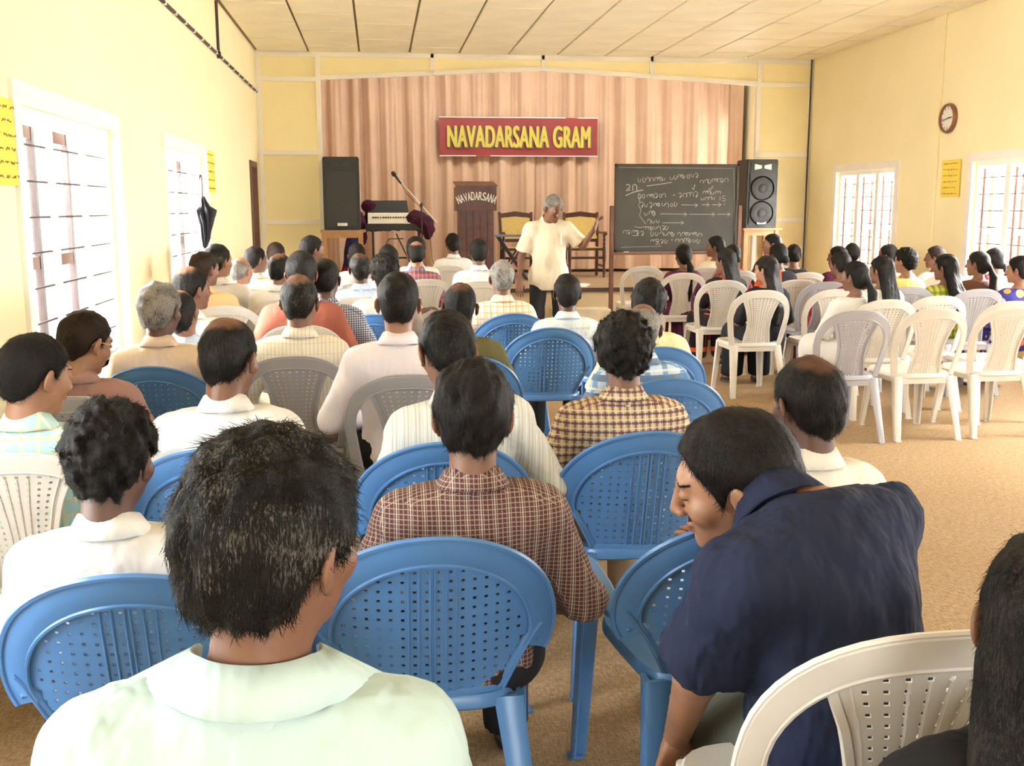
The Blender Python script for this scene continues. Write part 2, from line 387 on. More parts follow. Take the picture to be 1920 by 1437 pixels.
#PART2
# ------------------------------------------------------------------ implicit surfaces for bodies
EDG = [(0,1),(2,3),(4,5),(6,7),(0,2),(1,3),(4,6),(5,7),(0,4),(1,5),(2,6),(3,7)]
def smin(a, b, k):
    if k <= 0: return np.minimum(a, b)
    h = np.maximum(k-np.abs(a-b), 0)/k; return np.minimum(a, b)-h*h*k*.25
class Fld:
    def __init__(s, lo, hi, h):
        s.h = h; s.lo = np.array(lo, float); n = np.ceil((np.array(hi)-s.lo)/h).astype(int)+1
        s.ax = [(s.lo[i]+h*np.arange(n[i])).astype(np.float32) for i in range(3)]; s.F = np.full(n, 1., np.float32)
    def sl(s, lo, hi):
        r = []
        for i in range(3):
            a = int(max(0, math.floor((lo[i]-s.lo[i])/s.h))); b = int(min(len(s.ax[i]), math.ceil((hi[i]-s.lo[i])/s.h)+1)); r.append(slice(a, max(a, b)))
        return tuple(r)
    def grid(s, sl): return s.ax[0][sl[0]][:, None, None], s.ax[1][sl[1]][None, :, None], s.ax[2][sl[2]][None, None, :]
    def put(s, sl, d, k, mode):
        if mode == '+': s.F[sl] = smin(s.F[sl], d, k)
        elif mode == '-': s.F[sl] = -smin(-s.F[sl], d, k)
    def ell(s, c, r, R=None, k=.03, mode='+'):
        c = np.array(c, float); r = np.array(r, float); m = r.max()+k+3*s.h; sl = s.sl(c-m, c+m); X, Y, Z = s.grid(sl)
        X = X-c[0]; Y = Y-c[1]; Z = Z-c[2]
        if R is not None:
            X, Y, Z = (R[0][0]*X+R[1][0]*Y+R[2][0]*Z, R[0][1]*X+R[1][1]*Y+R[2][1]*Z, R[0][2]*X+R[1][2]*Y+R[2][2]*Z)
        k0 = np.sqrt((X/r[0])**2+(Y/r[1])**2+(Z/r[2])**2); k1 = np.sqrt((X/r[0]**2)**2+(Y/r[1]**2)**2+(Z/r[2]**2)**2)+1e-6
        s.put(sl, (k0*(k0-1)/k1).astype(np.float32), k, mode)
    def cone(s, a, b, ra, rb, k=.03, mode='+', cut=None):
        a = np.array(a, float); b = np.array(b, float); m = max(ra, rb)+k+3*s.h
        sl = s.sl(np.minimum(a, b)-m, np.maximum(a, b)+m); X, Y, Z = s.grid(sl); d = b-a; L2 = (d@d)+1e-9
        t = np.clip(((X-a[0])*d[0]+(Y-a[1])*d[1]+(Z-a[2])*d[2])/L2, 0, 1)
        q = np.sqrt((X-a[0]-t*d[0])**2+(Y-a[1]-t*d[1])**2+(Z-a[2]-t*d[2])**2)-(ra+(rb-ra)*t)
        if cut is not None:   # flat end a little past b
            L = sqrt(L2); q = np.maximum(q, ((X-b[0])*d[0]+(Y-b[1])*d[1]+(Z-b[2])*d[2])/L-cut)
        s.put(sl, q.astype(np.float32), k, mode)
    def allgrid(s): return s.grid((slice(None),)*3)
    def mesh(s):
        F = s.F; F[0] = np.maximum(F[0], .01); F[-1] = np.maximum(F[-1], .01); F[:, 0] = np.maximum(F[:, 0], .01); F[:, -1] = np.maximum(F[:, -1], .01)
        F[:, :, 0] = np.maximum(F[:, :, 0], .01); F[:, :, -1] = np.maximum(F[:, :, -1], .01)
        I = F < 0
        C = [I[i:i-1 or None, j:j-1 or None, k:k-1 or None] for i in (0, 1) for j in (0, 1) for k in (0, 1)]
        any_ = C[0].copy(); all_ = C[0].copy()
        for c in C[1:]: any_ |= c; all_ &= c
        act = any_ & ~all_; ii, jj, kk = np.nonzero(act); N = len(ii)
        idx = np.full(act.shape, -1, np.int32); idx[ii, jj, kk] = np.arange(N)
        val = np.stack([F[ii+i, jj+j, kk+k] for i in (0, 1) for j in (0, 1) for k in (0, 1)], 1)
        off = np.array([(i, j, k) for i in (0, 1) for j in (0, 1) for k in (0, 1)], float)
        P = np.zeros((N, 3)); cnt = np.zeros(N)
        for a, b in EDG:
            va, vb = val[:, a], val[:, b]; x = (va < 0) != (vb < 0); t = np.where(x, va/np.where(x, va-vb, 1), 0)
            P += np.where(x[:, None], off[a]+(off[b]-off[a])*t[:, None], 0); cnt += x
        P /= np.maximum(cnt, 1)[:, None]
        V = s.lo+(P+np.stack([ii, jj, kk], 1))*s.h
        Q = []
        for ax in range(3):
            A = np.take(I, range(0, I.shape[ax]-1), ax); B = np.take(I, range(1, I.shape[ax]), ax); x = A != B
            sl = [slice(1, -1)]*3; sl[ax] = slice(None); p = np.argwhere(x[tuple(sl)])
            for o in range(3):
                if o != ax: p[:, o] += 1
            u, v = (ax+1) % 3, (ax+2) % 3; eu = np.zeros(3, int); ev = np.zeros(3, int); eu[u] = 1; ev[v] = 1
            g = lambda q: idx[q[:, 0], q[:, 1], q[:, 2]]
            q4 = np.stack([g(p), g(p-eu), g(p-eu-ev), g(p-ev)], 1); inside = A[p[:, 0], p[:, 1], p[:, 2]]
            q4[~inside] = q4[~inside][:, ::-1]; Q.append(q4)
        Q = np.concatenate(Q); Q = Q[(Q >= 0).all(1)]
        return V, Q
def wob(X, Y, Z, f, seed=0):
    rr = random.Random(seed); d = 0
    for i in range(5):
        a, b, c = (rr.uniform(-1, 1) for _ in range(3)); L = sqrt(a*a+b*b+c*c); q = f*(1+.35*i)/L
        d = d+np.sin(a*q*X+b*q*Y+c*q*Z+rr.uniform(0, 6.28))/(1+.3*i)
    return d/3
def rotm(yaw=0, pitch=0, roll=0):
    """yaw left +, pitch nod down +, roll to the right +; columns = axes"""
    return np.array(Matrix.Rotation(yaw, 3, 'Z') @ Matrix.Rotation(-pitch, 3, 'X') @ Matrix.Rotation(roll, 3, 'Y'))
# ------------------------------------------------------------------ head, hair and hand templates (head space: origin between the ears)
_hc = {}
def head_tpl(h, fem=False):
    key = (h, fem)
    if key in _hc: return _hc[key]
    f = Fld((-.105, -.15, -.26), (.105, .14, .15), h); g = .93 if fem else 1
    f.ell((0, -.015, .035), (.075, .096, .088), k=0); f.ell((0, .03, -.005), (.062*g, .06, .085), k=.02)
    f.ell((0, .03, -.06), (.050*g, .05, .045), k=.03); f.ell((0, .068, -.095), (.02, .018, .016), k=.03)
    f.cone((-.035, .080, .034), (.035, .080, .034), .011, .011, k=.02)
    for s in (-1, 1): f.ell((s*.044, .058, -.022), (.022, .024, .022), k=.02)
    for s in (-1, 1): f.ell((s*.033, .099, .012), (.017, .016, .011), k=.012, mode='-')
    f.cone((0, .090, .022), (0, .110, -.024), .008, .011, k=.012)
    for s in (-1, 1): f.ell((s*.012, .100, -.030), (.009, .010, .008), k=.008)
    f.cone((-.018, .089, -.052), (.018, .089, -.052), .006, .006, k=.006); f.cone((-.014, .088, -.063), (.014, .088, -.063), .007, .007, k=.006)
    for s in (-1, 1): f.ell((s*.033, .082, .012), (.013, .013, .011), k=.003)
    nr = .048 if fem else .056
    f.cone((0, -.022, -.04), (0, -.030, -.125), nr, nr, k=.035)
    for s in (-1, 1):
        R = rotm(s*.55, .2, s*.15); f.ell((s*.087, -.014, -.002), (.008, .020, .033), R, k=.008); f.ell((s*.094, -.004, .0), (.006, .010, .019), R, k=.005, mode='-')
        f.ell((s*.081, -.006, -.032), (.007, .009, .011), k=.008)
    V, Q = f.mesh(); _hc[key] = (V, Q); return V, Q
def cran(X, Y, Z, t, up=0):
    r = np.array([.075+t, .096+t, .088+t*1.15]); X = X/r[0]; Y = (Y+.015)/r[1]; Z = (Z-.035-up)/r[2]; k0 = np.sqrt(X*X+Y*Y+Z*Z)
    return (k0-1)*.085
def hair_tpl(style, h, seed=0):
    key = ('hair', style, h, seed)
    if key in _hc: return _hc[key]
    rr = random.Random(seed*31+hash(style) % 1 + len(style)); fem = style in ('long', 'pony', 'bun', 'braid', 'wavy')
    f = Fld((-.15, -.27 if fem else -.19, -.62 if style in ('long', 'pony', 'braid', 'wavy') else -.20), (.15, .15, .18), h)
    X, Y, Z = f.allgrid()
    t = {'short': .013, 'crop': .007, 'bald': .010, 'fringe': .008, 'recede': .011, 'curly': .026, 'thick': .023, 'side': .017}.get(style, .015)
    t += rr.uniform(-.002, .003)
    if not fem: X = X*(1+.16*np.clip((.035-Z)/.09, 0, 1))
    d = cran(X, Y, Z, t)
    # volume above the nape
    d = smin(d, np.sqrt((X/.066)**2+((Y+.055)/.056)**2+((Z+.02)/.068)**2)*.06-.06-t*.4, .03)
    zl = np.interp(Y.ravel(), [-.14, -.06, -.035, -.018, .002, .02, .032, .06, .078, .10], [-.074, -.070, -.044, .020, .026, -.012, .02, .062, .078, .105]).astype(np.float32)[None, :, None]
    zl = zl + .006*np.sin(X*60+seed)
    if style in ('recede', 'fringe'): zl = zl + np.where(Y > .03, .03, 0)*(1 - .4*(np.abs(X) > .055))
    if fem: zl = np.minimum(zl, np.where(Y < -.03, -.12, .5)) if style != 'bun' else zl
    cut = (zl-Z)*.75
    d = -smin(-d, -cut, .008)
    am = {'curly': .0080, 'thick': .0055, 'short': .0032, 'crop': .0018, 'side': .004}.get(style, .0032)
    d = d + am*wob(X, Y, Z, 62 if style != 'curly' else 120, seed) + am*.8*wob(X, Y, Z*.35, 190, seed+5)
    if style == 'fringe':
        c, r = ((0, .01, .12), .088)
        b = np.sqrt((X-c[0])**2+(Y-c[1])**2+((Z-c[2])*.8)**2)-r-.008*wob(X, Y, Z, 70, seed+2); d = -smin(-d, b, .012)
    f.F[:] = d
    if style == 'bun':
        f.ell((0, -.125, -.035), (.045, .035, .040), k=.02)
    if style == 'pony':
        f.ell((0, -.12, -.02), (.03, .025, .03), k=.03); pts = [(0, -.13, -.03), (.01, -.165, -.12), (.015, -.165, -.25), (.02, -.15, -.40), (.02, -.145, -.50)]; rs = [.022, .036, .038, .028, .010]
        for i in range(4): f.cone(pts[i], pts[i+1], rs[i], rs[i+1], k=.015)
    if style == 'braid':
        for i in range(9): z = -.06-i*.042; f.ell((.004*(-1)**i, -.14-.02*sin(i*.4), z), (.024-.001*i, .020, .026), k=.006)
        f.ell((0, -.105, -.04), (.05, .03, .05), k=.03)
    if style in ('long', 'wavy'):
        for s in (-1, 0, 1):
            e = .62 if style == 'wavy' else .5
            f.cone((s*.045, -.065, -.03), (s*.062, -.145, -.26*e/.5), .044, .045, k=.03); f.cone((s*.06, -.145, -.26*e/.5), (s*.05, -.15, -.40*e/.5), .044, .015, k=.03)
        sl = slice(None); Xg, Yg, Zg = f.allgrid(); f.F += .006*wob(Xg, Yg, Zg*.4, 110, seed+3)
    V, Q = f.mesh(); _hc[key] = (V, Q); return V, Q
def hand_tpl(h=.0050):
    """right hand, wrist at origin, fingers to +Y, thumb on the -X side (towards the body), palm down"""
    if ('hand', h) in _hc: return _hc[('hand', h)]
    f = Fld((-.08, -.03, -.075), (.06, .21, .03), h)
    f.ell((0, .045, 0), (.040, .052, .014), k=0); f.cone((0, -.02, 0), (0, .02, 0), .024, .022, k=.02)
    for i, (x, L) in enumerate(((-.028, .070), (-.009, .078), (.010, .072), (.028, .056))):
        a = (x*.95, .082, .001); b = (x*1.15, .082+L*.45, -.004); c = (x*1.2, .082+L*.78, -.020); d = (x*1.2, .082+L*.93, -.036)
        f.cone(a, b, .0088, .0082, k=.006); f.cone(b, c, .0082, .0075, k=.003); f.cone(c, d, .0075, .0062, k=.003)
    f.cone((-.026, .018, -.004), (-.052, .050, -.014), .013, .011, k=.012); f.cone((-.052, .050, -.014), (-.058, .082, -.022), .0105, .008, k=.003)
    V, Q = f.mesh(); _hc[('hand', h)] = (V, Q); return V, Q
# ------------------------------------------------------------------ poses
def A(*v): return np.array(v, float)
def seated(lean=-5, roll=0, twist=0, arms='lap', legs='std'):
    o = A(0, 0, .50); R = rotm(radians(twist), radians(lean), radians(roll)); T = lambda v: o+R@A(*v)
    J = {'o': o, 'R': R, 'T': T, 'neck': T((0, -.02, .468)), 'head': T((0, .012, .632))}
    J['sh'] = {s: T((s*.168, -.012, .392)) for s in (-1, 1)}
    el = {s: T((s*.245, .03, .145)) for s in (-1, 1)}; wr = {s: A(s*.10, .27, .61) for s in (-1, 1)}
    if arms == 'wide': el = {s: T((s*.285, .0, .15)) for s in (-1, 1)}; wr = {s: A(s*.17, .22, .60) for s in (-1, 1)}
    if arms == 'fold': el = {s: T((s*.25, .08, .17)) for s in (-1, 1)}; wr = {s: T((-s*.03, .20, .20+.03*s)) for s in (-1, 1)}
    if arms == 'chinL': el[-1] = T((-.17, .17, .17)); wr[-1] = T((-.07, .15, .46))
    if arms == 'chinR': el[1] = T((.17, .17, .17)); wr[1] = T((.07, .15, .46))
    if arms == 'restR': el[1] = T((.32, .02, .22)); wr[1] = T((.50, .16, .26))
    J['el'], J['wr'] = el, wr
    J['hip'] = {s: A(s*.09, .0, .515) for s in (-1, 1)}; J['kn'] = {s: A(s*.13, .43, .50) for s in (-1, 1)}
    J['an'] = {s: A(s*.14, .45, .105) for s in (-1, 1)}; J['toe'] = {s: A(s*.16, .60, .055) for s in (-1, 1)}
    return J
def torso(f, J, e, w=1., belly=0., k=.05):
    T, R = J['T'], J['R']
    f.ell(J['hip'][1]*.5+J['hip'][-1]*.5+A(0, 0, .0), (.165*w+e, .12+e, .10+e), R, k=k)
    f.ell(T((0, .015+belly*.4, .13)), (.145*w+e, .108+e+belly*.6, .15+e), R, k=k)
    f.ell(T((0, .0, .29)), (.158*w+e, .105+e, .165+e), R, k=k); f.ell(T((0, -.03, .355)), (.150*w+e, .078+e, .115+e), R, k=k)
    for s in (-1, 1):
        sh = J['sh'][s]; sh = T((0, 0, .405))+(sh-T((0, 0, .405)))*w
        f.ell(sh, (.056+e, .058+e, .056+e), R, k=k); f.cone(T((s*.125*w, -.02, .405)), T((s*.02, -.022, .465)), .045+e*.8, .042+e*.4, k=k)
def limbs(J, s, w):
    c = J['T']((0, 0, .405)); return c+(J['sh'][s]-c)*w, J['el'][s], J['wr'][s]
def body_mesh(J, h, w, hh, yaw, pitch, roll, hs, fem, hands, eyes=True):
    lo = A(-.62, -.45, -.02); hi = A(.62, .75, 1.2)
    pts = np.array([J['head'], *J['el'].values(), *J['wr'].values(), *J['kn'].values(), *J['toe'].values(), *J['hip'].values()])
    lo = pts.min(0)-.2; hi = pts.max(0)+.16; lo[2] = max(lo[2], -.02); hi[2] = max(J['neck'][2], J['head'][2]-.08)+.08
    f = Fld(lo, hi, h); torso(f, J, 0, w, 0)
    for s in (-1, 1):
        a, b, c = limbs(J, s, w); f.cone(a, b, .046, .038, k=.03); f.cone(b, c, .039, .026, k=.015)
        f.cone(J['hip'][s], J['kn'][s], .082, .056, k=.03); f.cone(J['kn'][s], J['an'][s], .056, .036, k=.02); f.cone(J['an'][s], J['toe'][s], .038, .030, k=.02)
        f.ell(J['an'][s]+(J['kn'][s]-J['an'][s])*.65-A(0, .02, 0), (.05, .05, .11), k=.03)
    f.cone(J['neck']-A(0, 0, .045), J['neck']*.52+J['head']*.48+A(0, -.012, 0), .058*(w**.8), .050*(w**.8), k=.03)
    V, Q = f.mesh(); Vs = [V]; Qs = [Q]; n = len(V)
    hv, hq = head_tpl(hh, fem); R = rotm(yaw, pitch, roll); piv = A(0, -.03, -.09)
    HM = (R, J['head'], piv, hs); hv2 = J['head']+piv*hs+((hv-piv)*hs)@R.T
    nh0 = sum(len(q) for q in Qs); Vs.append(hv2); Qs.append(hq+n); n += len(hv2)
    nh1 = nh0+len(hq)
    if hands:
        gv, gq = hand_tpl(.0050 if hh < .006 else .0072)
        for s in (-1, 1):
            _, b, c = limbs(J, s, w); d = (c-b)/np.linalg.norm(c-b); hd = J.get('hd', {}).get(s); d2 = d if hd is None else hd/np.linalg.norm(hd)
            up = J.get('hup', {}).get(s, A(0, 0, 1)); x = np.cross(d2, up); x /= np.linalg.norm(x); z = np.cross(x, d2); M = np.stack([x, d2, z], 1)
            v = gv.copy(); q = gq
            if s < 0: v[:, 0] *= -1; q = gq[:, ::-1]
            Vs.append(c+v@M.T); Qs.append(q+n); n += len(v)
    return np.concatenate(Vs), np.concatenate(Qs), HM, nh0, nh1, hv, hq
_sc = {}
def shirt_mesh(J, key, h, w, sleeve, e, belly, hem):
    key = ('shirt', key, h, w, sleeve, e, belly, hem)
    if key in _sc: return _sc[key]
    pts = np.array([*J['el'].values(), *J['wr'].values(), J['neck'], *J['sh'].values(), *J['hip'].values()]); lo = pts.min(0)-.2; hi = pts.max(0)+.2
    lo[2] = hem-.03; hi[2] = J['neck'][2]+.06; f = Fld(lo, hi, h); torso(f, J, e, w, belly, .06)
    if hem < .2 or J.get('stand'):
        f.ell(J['o']+A(0, 0, -.08), (.18*w+e, .135+e, .16), k=.06)
    for s in (-1, 1):
        a, b, c = limbs(J, s, w)
        if sleeve == 'short': f.cone(a, a+(b-a)*.82, .056+e*.6, .060+e, k=.03, cut=.0)
        elif sleeve == 'half': f.cone(a, b, .054+e*.6, .052+e, k=.03, cut=.01)
        else: f.cone(a, b, .054+e*.6, .046+e, k=.03); f.cone(b, b+(c-b)*.96, .046+e*.8, .036+e*.6, k=.02, cut=.0)
    X, Y, Z = f.allgrid(); f.F += .006*wob(X, Y, Z, 24, len(str(key)))+.0035*wob(X*1.5, Y, Z*.6, 55, 3)+.0022*wob(X, Y, Z*1.6, 105, 8)
    f.F = np.maximum(f.F, (hem-Z)+0*X+0*Y)
    # neck opening
    nk = J['neck']; up = J['R']@A(0, -.12, 1)*.5+(J['head']-nk)/np.linalg.norm(J['head']-nk)*.5; up /= np.linalg.norm(up)
    f.F = np.maximum(f.F, ((X-nk[0])*up[0]+(Y-nk[1])*up[1]+(Z-nk[2])*up[2]-.012)*.8).astype(np.float32)
    V, Q = f.mesh(); me = mesh_np('shirt', V, Q); _sc[key] = me; return me
def trousers_mesh(J, key, h, w, skirt):
    key = ('tr', key, h, w, skirt)
    if key in _sc: return _sc[key]
    pts = np.array([*J['kn'].values(), *J['an'].values(), *J['hip'].values()]); lo = pts.min(0)-.22; hi = pts.max(0)+.2; lo[2] = .0
    f = Fld(lo, hi, h); k = .09 if skirt else .03; e = .045 if skirt else .014
    f.ell(J['hip'][1]*.5+J['hip'][-1]*.5, (.17*w+.012, .128, .108), J['R'], k=.05)
    for s in (-1, 1):
        zc = J['an'][s]+A(0, 0, -.03)
        f.cone(J['hip'][s], J['kn'][s], .082+e*.7, .062+e, k=k); f.cone(J['kn'][s], zc, .062+e, .052+e*1.2, k=k, cut=.0)
    X, Y, Z = f.allgrid(); f.F += .004*wob(X, Y, Z*.6, 30, 5); V, Q = f.mesh(); me = mesh_np('trousers', V, Q); _sc[key] = me; return me
def collar_mesh(r=.066, hgt=.034, spread=.035, tmax=150):
    key = ('col', r, hgt, spread, tmax)
    if key in _sc: return _sc[key]
    V = []; F = []; n = 28
    for i in range(n+1):
        th = radians(-tmax+2*tmax*i/n); a = abs(math.degrees(th)); t = max(0, (a-55)/(tmax-55)); dx, dy = sin(th), -cos(th)
        fall = spread*(t**2)*1.6; dip = -.03*t if tmax > 130 else -.012*t
        V += [((r+.008)*dx, (r+.008)*dy, -.03+dip), ((r-.002)*dx, (r-.002)*dy, hgt+.016+dip), ((r+.003)*dx, (r+.003)*dy, hgt+.019+dip), ((r+.030+fall)*dx, (r+.027+fall*.6)*dy, .004+dip-.12*fall), ((r+.026+fall)*dx, (r+.023+fall*.6)*dy, .0+dip-.12*fall)]
    for i in range(n):
        for k in range(4): a = i*5+k; F.append((a, a+5, a+6, a+1))
    bm = bmesh.new(); vs = [bm.verts.new(v) for v in V]
    for q in F: bm.faces.new([vs[i] for i in q])
    bmesh.ops.recalc_face_normals(bm, faces=bm.faces); me = bpy.data.meshes.new('collar'); bm.to_mesh(me); bm.free()
    me.polygons.foreach_set('use_smooth', [True]*len(me.polygons)); _sc[key] = me; return me
# ------------------------------------------------------------------ skin and hair materials
def skinm(name, col):
    if name in MATS: return MATS[name]
    m, t, b = nt(name); co = coords(t); n = noise(t, co, 14, 4)
    t.links.new(ramp(t, n, [(.3, tuple(c*.86 for c in col)), (.7, tuple(c*1.1 for c in col))]), b.inputs['Base Color'])
    b.inputs['Roughness'].default_value = .48; b.inputs['Subsurface Weight'].default_value = .08; b.inputs['Subsurface Radius'].default_value = (.01, .004, .002); b.inputs['Subsurface Scale'].default_value = .5
    bump(t, b, noise(t, co, 260, 2), .12, .002); return m
SK = {'d': skinm('skin_deep', (.105, .046, .027)), 'm': skinm('skin_brown', (.18, .080, .045)), 'l': skinm('skin_light_brown', (.32, .155, .088))}
EYE = plain('eye_white', (.7, .66, .6), .25, .02); LIP = plain('lip', (.22, .075, .06), .4, .1, 30)
SCALP = {'d': (.13, .06, .035), 'm': (.22, .105, .06), 'l': (.36, .18, .11)}
def hairm(name, a, b_, f=.5, bald=None):
    if name in MATS: return MATS[name]
    m, t, b = nt(name); co = coords(t, 'Object', (1, 1, .16)); n = noise(t, co, 330, 2, .7); n2 = noise(t, coords(t), 16, 2)
    v = mth(t, 'MULTIPLY_ADD', n2, .5, mth(t, 'MULTIPLY', n, .8))
    t.links.new(ramp(t, v, [(f, a), (min(1, f+.16), b_)]), b.inputs['Base Color']); b.inputs['Roughness'].default_value = .55; b.inputs['Specular IOR Level'].default_value = .16
    if bald:
        sk, (cx, cy, cz), r = bald; vm = t.nodes.new('ShaderNodeVectorMath'); vm.operation = 'DISTANCE'; tc = t.nodes.new('ShaderNodeTexCoord'); t.links.new(tc.outputs['Object'], vm.inputs[0]); vm.inputs[1].default_value = (cx, cy, cz)
        q = mth(t, 'ADD', vm.outputs['Value'], mth(t, 'MULTIPLY', mth(t, 'SUBTRACT', noise(t, coords(t), 22, 3), .5), .05)); q = mth(t, 'ADD', q, mth(t, 'MULTIPLY', mth(t, 'SUBTRACT', n, .5), .045))
        fac = t.nodes.new('ShaderNodeMapRange'); fac.inputs[1].default_value = r-.012; fac.inputs[2].default_value = r+.012; fac.inputs[3].default_value = .92; fac.inputs[4].default_value = 0; t.links.new(q, fac.inputs[0])
        src = b.inputs['Base Color'].links[0].from_socket; t.links.new(mixc(t, fac.outputs[0], src, SCALP[sk]), b.inputs['Base Color'])
    bump(t, b, noise(t, co, 240, 3, .8), .9, .004); return m
HM_ = {'black': hairm('hair_black', (.003, .0026, .0024), (.012, .009, .008)), 'dark': hairm('hair_dark', (.004, .0033, .003), (.026, .02, .017), .6),
       'salt': hairm('hair_salt_and_pepper', (.008, .0065, .0055), (.13, .115, .10), .70), 'grey': hairm('hair_grey', (.06, .052, .047), (.30, .28, .26), .52),
       'brown': hairm('hair_brownish', (.009, .0045, .0035), (.035, .019, .012), .55)}
HSRC = {'black': ((.003, .0026, .0024), (.012, .009, .008), .5), 'dark': ((.004, .0033, .003), (.026, .02, .017), .6), 'salt': ((.008, .0065, .0055), (.13, .115, .10), .70), 'grey': ((.06, .052, .047), (.30, .28, .26), .52), 'brown': ((.009, .0045, .0035), (.035, .019, .012), .55)}
def hmat(style, hc, skin):
    if style not in ('bald', 'recede'): return HM_[hc]
    a, b, f = HSRC[hc]; return hairm('hair_thinning_%s_%s_%s' % (style, hc, skin), a, b, f, (skin, (0, -.045, .145), .064) if style == 'bald' else (skin, (0, .05, .14), .055))
def strands(V, Q, n, L, wd, curl, seed):
    """short tapered ribbons growing from the hair surface; returns verts, quads"""
    rg = np.random.default_rng(seed); C = V[Q].mean(1); nrm = np.cross(V[Q[:, 2]]-V[Q[:, 0]], V[Q[:, 3]]-V[Q[:, 1]]); nrm /= np.linalg.norm(nrm, axis=1)[:, None]+1e-9
    ok = np.nonzero((C[:, 2] > -.10))[0]; pick = rg.choice(ok, n); p = C[pick]+rg.normal(0, .002, (n, 3)); nn = nrm[pick]
    crown = A(.01, -.05, .13); d = p-crown; d[:, 2] -= .05; d -= (d*nn).sum(1)[:, None]*nn; d /= np.linalg.norm(d, axis=1)[:, None]+1e-9
    d += rg.normal(0, .22+curl*2, (n, 3)); d -= (d*nn).sum(1)[:, None]*nn*.9; d /= np.linalg.norm(d, axis=1)[:, None]+1e-9
    side = np.cross(nn, d); side /= np.linalg.norm(side, axis=1)[:, None]+1e-9; Ls = L*rg.uniform(.6, 1.3, n)[:, None]; rows = []
    lift = rg.uniform(.0002, .0022, n)[:, None]*(1+curl*3); bend = rg.normal(0, .25, n)[:, None]
    for t in (0, .35, .7, 1.0):
        c = p+d*Ls*t+nn*(-.0014+lift*sin(t*2.4))+side*(Ls*bend*t*t+curl*L*.5*np.sin(t*7+bend*20)); ww = wd*(1-.8*t*t); rows += [c-side*ww, c+side*ww]
    Vv = np.stack(rows, 1).reshape(-1, 3); base = np.arange(n)[:, None]*8; Qq = np.concatenate([base+np.array([[0, 1, 3, 2]])+2*i for i in range(3)])
    return Vv, Qq
